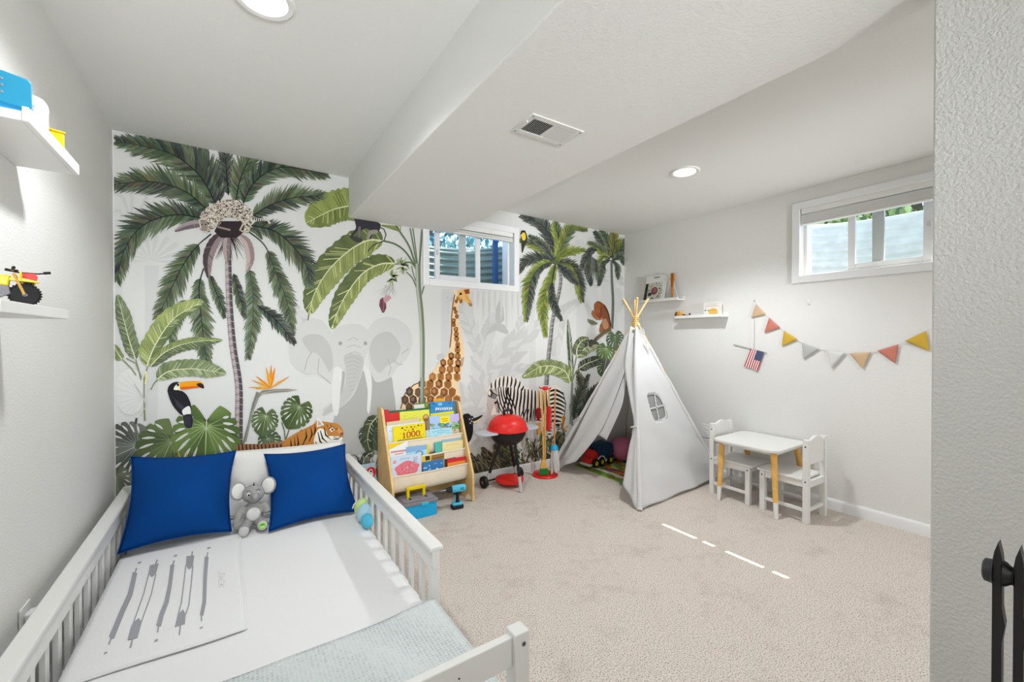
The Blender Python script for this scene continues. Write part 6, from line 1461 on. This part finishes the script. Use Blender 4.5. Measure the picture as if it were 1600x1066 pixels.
# ================================================================== RIGHT WALL: SHELVES, BUNTING, FLAG
def wshelf(lab, y0, y1, z):
    r = thing('wall_shelf', lab, 'shelf', (0, 0, 0)); d = .10
    MB().box(RW-d, RW-.001, y0, y1, z-.010, z).build('board', M_white, r, bevel=.0015); MB().box(RW-d-.010, RW-d, y0, y1, z-.010, z+.016).build('front_lip', M_white, r, bevel=.0015)
    MB().box(RW-.012, RW-.001, y0, y1, z, z+.03).build('back_rail', M_white, r, bevel=.0015); return r
wshelf('short white ledge shelf with a book, higher and nearer the corner', -.755, -.285, 1.650)
wshelf('short white ledge shelf with a toy helicopter, lower of the two', -1.195, -.725, 1.468)
WX = RW-.045
def wallcard(name, lab, cat, quad, X, th, col, draw=None, z0=None):
    q = [on(x, y, 0, X) for x, y in quad]           # TL TR BR BL as measured
    if z0 is not None:
        for i in (2, 3): q[i].z = z0
    r = thing(name, lab, cat, (0, 0, 0)); m_ = MB(); bk_ = [p+Vector((th, 0, 0)) for p in q]
    m_.add(q+bk_, [(0, 1, 2, 3), (7, 6, 5, 4), (0, 4, 5, 1), (1, 5, 6, 2), (2, 6, 7, 3), (3, 7, 4, 0)], c(col)); f = m_.build('cover', M_cov, r, smooth=0)
    ins = [p+Vector((.002, 0, 0)) for p in q]; cc_ = sum(q, Vector())/4
    pg = [cc_+(p-cc_)*.97+Vector((.002, 0, 0)) for p in q]; pg2 = [p+Vector((th-.004, 0, 0)) for p in pg]
    MB().add(pg+pg2, [(0, 1, 2, 3), (7, 6, 5, 4), (0, 4, 5, 1), (1, 5, 6, 2), (2, 6, 7, 3), (3, 7, 4, 0)]).build('pages', M_page, r, smooth=0)
    if draw:
        def mp(u, v, l): p = q[3].lerp(q[2], u).lerp(q[0].lerp(q[1], u), v); return (p.x-l, p.y, p.z)
        pr = Print(mp, .0006, 3e-5); draw(pr); pr.build('cover_print', M_cov, f)
    return r
def D_wreath(p):
    p.poly([(.02, .0), (.16, .0), (.16, .70), (.02, .70)], '#26261f'); p.poly([(.16, 0), (.84, 0), (.84, .72), (.16, .72)], '#c5c6b8')
    random.seed(9)
    for k in range(70): a = R_(0, 2*pi); r = R_(.26, .42); p.ell(.50+.9*r*cos(a), .36+.9*r*sin(a), R_(.012, .03), R_(.01, .025), random.choice(['#4b4f46', '#2f332e', '#7a7f72', '#5d4a44']), 7)
    p.ell(.50, .40, .16, .15, '#7a4548', 16); p.ell(.52, .43, .09, .09, '#9c5f5c', 12); p.ell(.30, .28, .10, .07, '#33352f', 12); p.line([(.40, .90), (.66, .92)], .035, '#6a6a68')
def D_house(p):
    for k in range(8): p.line([(.20+k*.07, .84), (.24+k*.07, .88)], .03, '#b5aaa6')
    for k in range(9): p.line([(.14+k*.08, .70), (.18+k*.08, .74)], .035, '#c9908c')
    p.ell(.55, .34, .24, .20, '#dfa83c', 18); p.poly([(.30, .16), (.80, .16), (.80, .34), (.30, .34)], '#e0b45a'); p.ell(.30, .40, .08, .06, '#8fb070', 10); p.ell(.10, .42, .05, .06, '#7d7d78', 10); p.line([(.26, .14), (.84, .14)], .03, '#8a7a4a')
wallcard('picture_book', 'white picture book with dark spine band leaning on the higher wall shelf', 'book', [(1011, 432), (1043, 428), (1037, 465), (1004, 467)], WX, .012, '#dcdcd8', D_wreath, 1.652)
wallcard('picture_card', 'white card with an orange house drawing on the lower wall shelf', 'card', [(1099, 473), (1127, 471), (1127, 495), (1100, 495)], WX, .010, '#dedcd4', D_house, 1.470)
# wooden ornament with triangular white backing
q = on(1050, 465, 0, WX-.02); og = thing('wooden_ornament', 'tall brown wooden ornament in a white triangular holder on the higher wall shelf', 'ornament', (WX-.02, q.y, 1.651))
YZp = Matrix(((0, 0, 1, 0), (-1, 0, 0, 0), (0, 1, 0, 0), (0, 0, 0, 1)))           # (x -> -y, y -> z)
MB().prism([(-.075, 0), (.060, 0), (.060, .010), (-.004, .19), (-.016, .19)], .012, .020, YZp).build('holder', mat('pale_grey_card', '#b9b6b2', .8), og, bevel=.001)
MB().prism([(-.010, .005), (.006, .005), (.010, .11), (.026, .20), (.024, .262), (-.018, .262), (-.022, .20), (-.008, .11)], 0, .010, YZp).build('wood_figure', mat('toffee_wood', '#b8752c', .5, var=.2, vscale=30), og, bevel=.002)
MB().prism([(-.004, .12), (.002, .12), (.004, .255), (-.002, .255)], -.001, .001, YZp).build('dark_groove', mat('dark_walnut', '#5d3a1c', .6), og, smooth=0)
# toy helicopter
q = on(1060, 494, 0, WX); hc = thing('toy_helicopter', 'small yellow wooden toy helicopter on the lower wall shelf', 'toy helicopter', (WX, q.y, 1.470), rz=-pi/2)
MB().ball(.012, 0, .030, .042, .022, .026, 18).build('body', mat('honey_wood', '#c98f3a', .5), hc)
MB().ball(-.018, 0, .030, .024, .0235, .027, 16).build('nose', mat('dark_walnut', '#7a4a24', .5), hc); MB().ball(-.028, -.006, .034, .014, .017, .014, 12).build('window', mat('pale_wood', '#e3cf9f', .5), hc)
MB().tube([(.045, 0, .026), (.085, 0, .018), (.125, 0, .018)], [.010, .005, .004], 8).build('tail_boom', mat('dark_walnut', '#7a4a24', .5), hc); MB().cbox(.122, 0, .026, .016, .006, .024).build('tail_fin', mat('dark_walnut', '#7a4a24', .5), hc)
MB().tube([(.008, 0, .052), (.008, 0, .068)], .004, 8).build('mast', M_beech, hc); MB().box(-.040, .056, -.006, .006, .066, .070, T(.0, 0, 0) @ RZ(.05)).build('rotor_blade', M_beech, hc, bevel=.001)
for s in (-1, 1): MB().tube([(-.025, s*.014, .004), (.040, s*.014, .004)], .0035, 8).build('skid', M_beech, hc)
# bunting
BX = RW-.010
bg_ = thing('bunting', 'felt pennant bunting strung across the right wall', 'bunting', (0, 0, 0))
bpx = lambda q, X=BX: [on(1150+a/5.161, 450+b/5.161, 0, X) for a, b in q]
S = spl(bpx([(150, 105), (168, 135), (250, 228), (370, 335), (520, 435), (700, 497), (900, 525), (1100, 515), (1320, 455), (1545, 345), (1640, 285)]), 6)
M_str = mat('pale_string', '#c9c8c2', .9)
MB().tube(S, .0016, 5).build('string', M_str, bg_)
for tri, col, nm in (([(165, 132), (242, 213), (122, 240)], '#c9ac8b', 'tan'), ([(268, 240), (357, 320), (229, 362)], '#c47c6c', 'coral'), ([(388, 345), (497, 416), (369, 470)], '#cba745', 'mustard'), ([(533, 442), (670, 495), (543, 575)], '#b4b4b2', 'light grey'), ([(735, 502), (880, 524), (768, 642)], '#d3d3d0', 'white'), ([(918, 530), (1088, 518), (1022, 652)], '#ccb095', 'tan'), ([(1140, 507), (1310, 455), (1286, 608)], '#c47c6c', 'coral'), ([(1362, 428), (1534, 346), (1562, 510)], '#cba63c', 'mustard')):
    P = bpx(tri, BX-.002); cc_ = sum(P, Vector())/3; m_ = MB()
    def tf(u, v): p = P[0].lerp(P[1], u).lerp(P[2], v); return p+Vector((-.006*sin(pi*u)*v*(1-v)*3, 0, 0))
    m_.add([tf(i/6*(1), j/6) for j in range(7) for i in range(7)], [(j*7+i, j*7+i+1, (j+1)*7+i+1, (j+1)*7+i) for j in range(6) for i in range(7-1)])
    o_ = m_.build('pennant', mat('felt_'+nm.replace(' ', '_'), col, .95, bump=.4, bscale=400, spec=.05), bg_, solid=.003); o_['label'] = nm+' felt pennant'
MB().tube(bpx([(770, 645), (870, 530)], BX-.006), .0026, 5).build('pennant_edge', mat('grey_felt', '#bdbdbb', .95), bg_)
p0 = bpx([(150, 105)], RW-.0012)[0]; MB().lathe([(.004, 0), (.006, .004), (.004, .009), (0, .010)], 12, T(p0.x, p0.y, p0.z) @ RY(-pi/2)).build('push_pin', M_grey, bg_)
# little flag on a stick
fl = thing('stick_flag', 'small American stick flag hanging from a cord below the bunting', 'flag', (0, 0, 0))
MB().tube(bpx([(-20, 455), (110, 488), (250, 526)]), .0035, 8).build('stick', mat('grey_stick', '#a9a6a0', .6), fl); MB().tube(bpx([(143, 247), (146, 310), (142, 490)], BX-.002), .0022, 5).build('cord', M_str, fl)
FP = bpx([(120, 490), (226, 517), (175, 670), (66, 634)], BX-.004); fm = MB()
def fpt(u, v, l=0): p = FP[0].lerp(FP[1], u).lerp(FP[3].lerp(FP[2], u), v); return p+Vector((-l-.004*sin(u*6+v*2)*v, 0, 0))
for k in range(13):
    for j in range(8): fm.add([fpt(k/13, j/8), fpt((k+1)/13, j/8), fpt((k+1)/13, (j+1)/8), fpt(k/13, (j+1)/8)], [(0, 1, 2, 3)], c('#b5242c') if k % 2 == 0 else c('#e8e6e2'))
fo = fm.build('cloth', vmat('flag_cloth', .85), fl, smooth=0); cm = MB()
cm.grid(lambda u, v: fpt(.46+.54*u, .50*v, .0012), 4, 6, c('#3b4466'))
for i in range(5):
    for j in range(6):
        p = fpt(.46+.54*(i+.5)/5, .5*(j+.5)/6, .0018); rr = .0016; cm.poly([p+Vector((0, rr*cos(t), rr*sin(t))) for t in [2*pi*k/6 for k in range(6)]], c('#e8e6e2'))
cm.build('star_field', vmat('flag_cloth', .85), fo, smooth=0)
# clear adhesive hook
q = on(1264, 472, 0, RW); hk = thing('wall_hook', 'small clear adhesive hook on the right wall above the bunting', 'hook', (RW-.001, q.y, q.z))
MB().prism(roundrect(.018, .045, .008), 0, .004, MRt).build('pad', mat('clear_plastic', '#dcdcda', .3), hk); MB().tube([(-.004, 0, -.005), (-.012, 0, -.016), (-.018, 0, -.010)], .003, 6).build('prong', mat('clear_plastic', '#dcdcda', .3), hk)

# ================================================================== BLACK RACK AT THE PARTITION
rk = thing('black_rack', 'black metal rack with pointed uprights standing before the partition wall', 'rack', (1.75, -3.088, 0))
def upright(y, name):
    P = [(y-.0062, 0), (y-.0062, .70), (y-.010, .735), (y-.0062, .765), (y-.0062, .850), (y-.0055, .862), (y-.001, .888), (y+.004, .868), (y+.0062, .850), (y+.0062, .0)]
    return MB().prism(P, -.014, .014, Matrix(((0, 0, 1, 0), (1, 0, 0, 0), (0, 1, 0, 0), (0, 0, 0, 1)))).build(name, M_blackm, rk, bevel=.0015)
upright(.0125, 'upright'); upright(-.0135, 'upright')
MB().lathe([(0, .0325), (.016, .032), (.021, .029), (.022, .020), (.024, .018)], 24, T(0, 0, .826) @ RX(-pi/2)).build('end_knob', mat('worn_black_rubber', '#2b2b2d', .5), rk)
MB().lathe([(.024, .006), (.022, .002), (.017, -.003), (.016, -.006), (.019, -.0075)], 24, T(0, 0, .828) @ RX(-pi/2)).build('roller', M_blackm, rk)
MB().lathe([(.020, -.019), (.019, -.03), (.019, -.055)], 24, T(0, 0, .826) @ RX(-pi/2)).build('roller', M_blackm, rk)
MB().box(-.12, .12, -.024, .022, 0, .03).build('foot_bar', M_blackm, rk, bevel=.004)
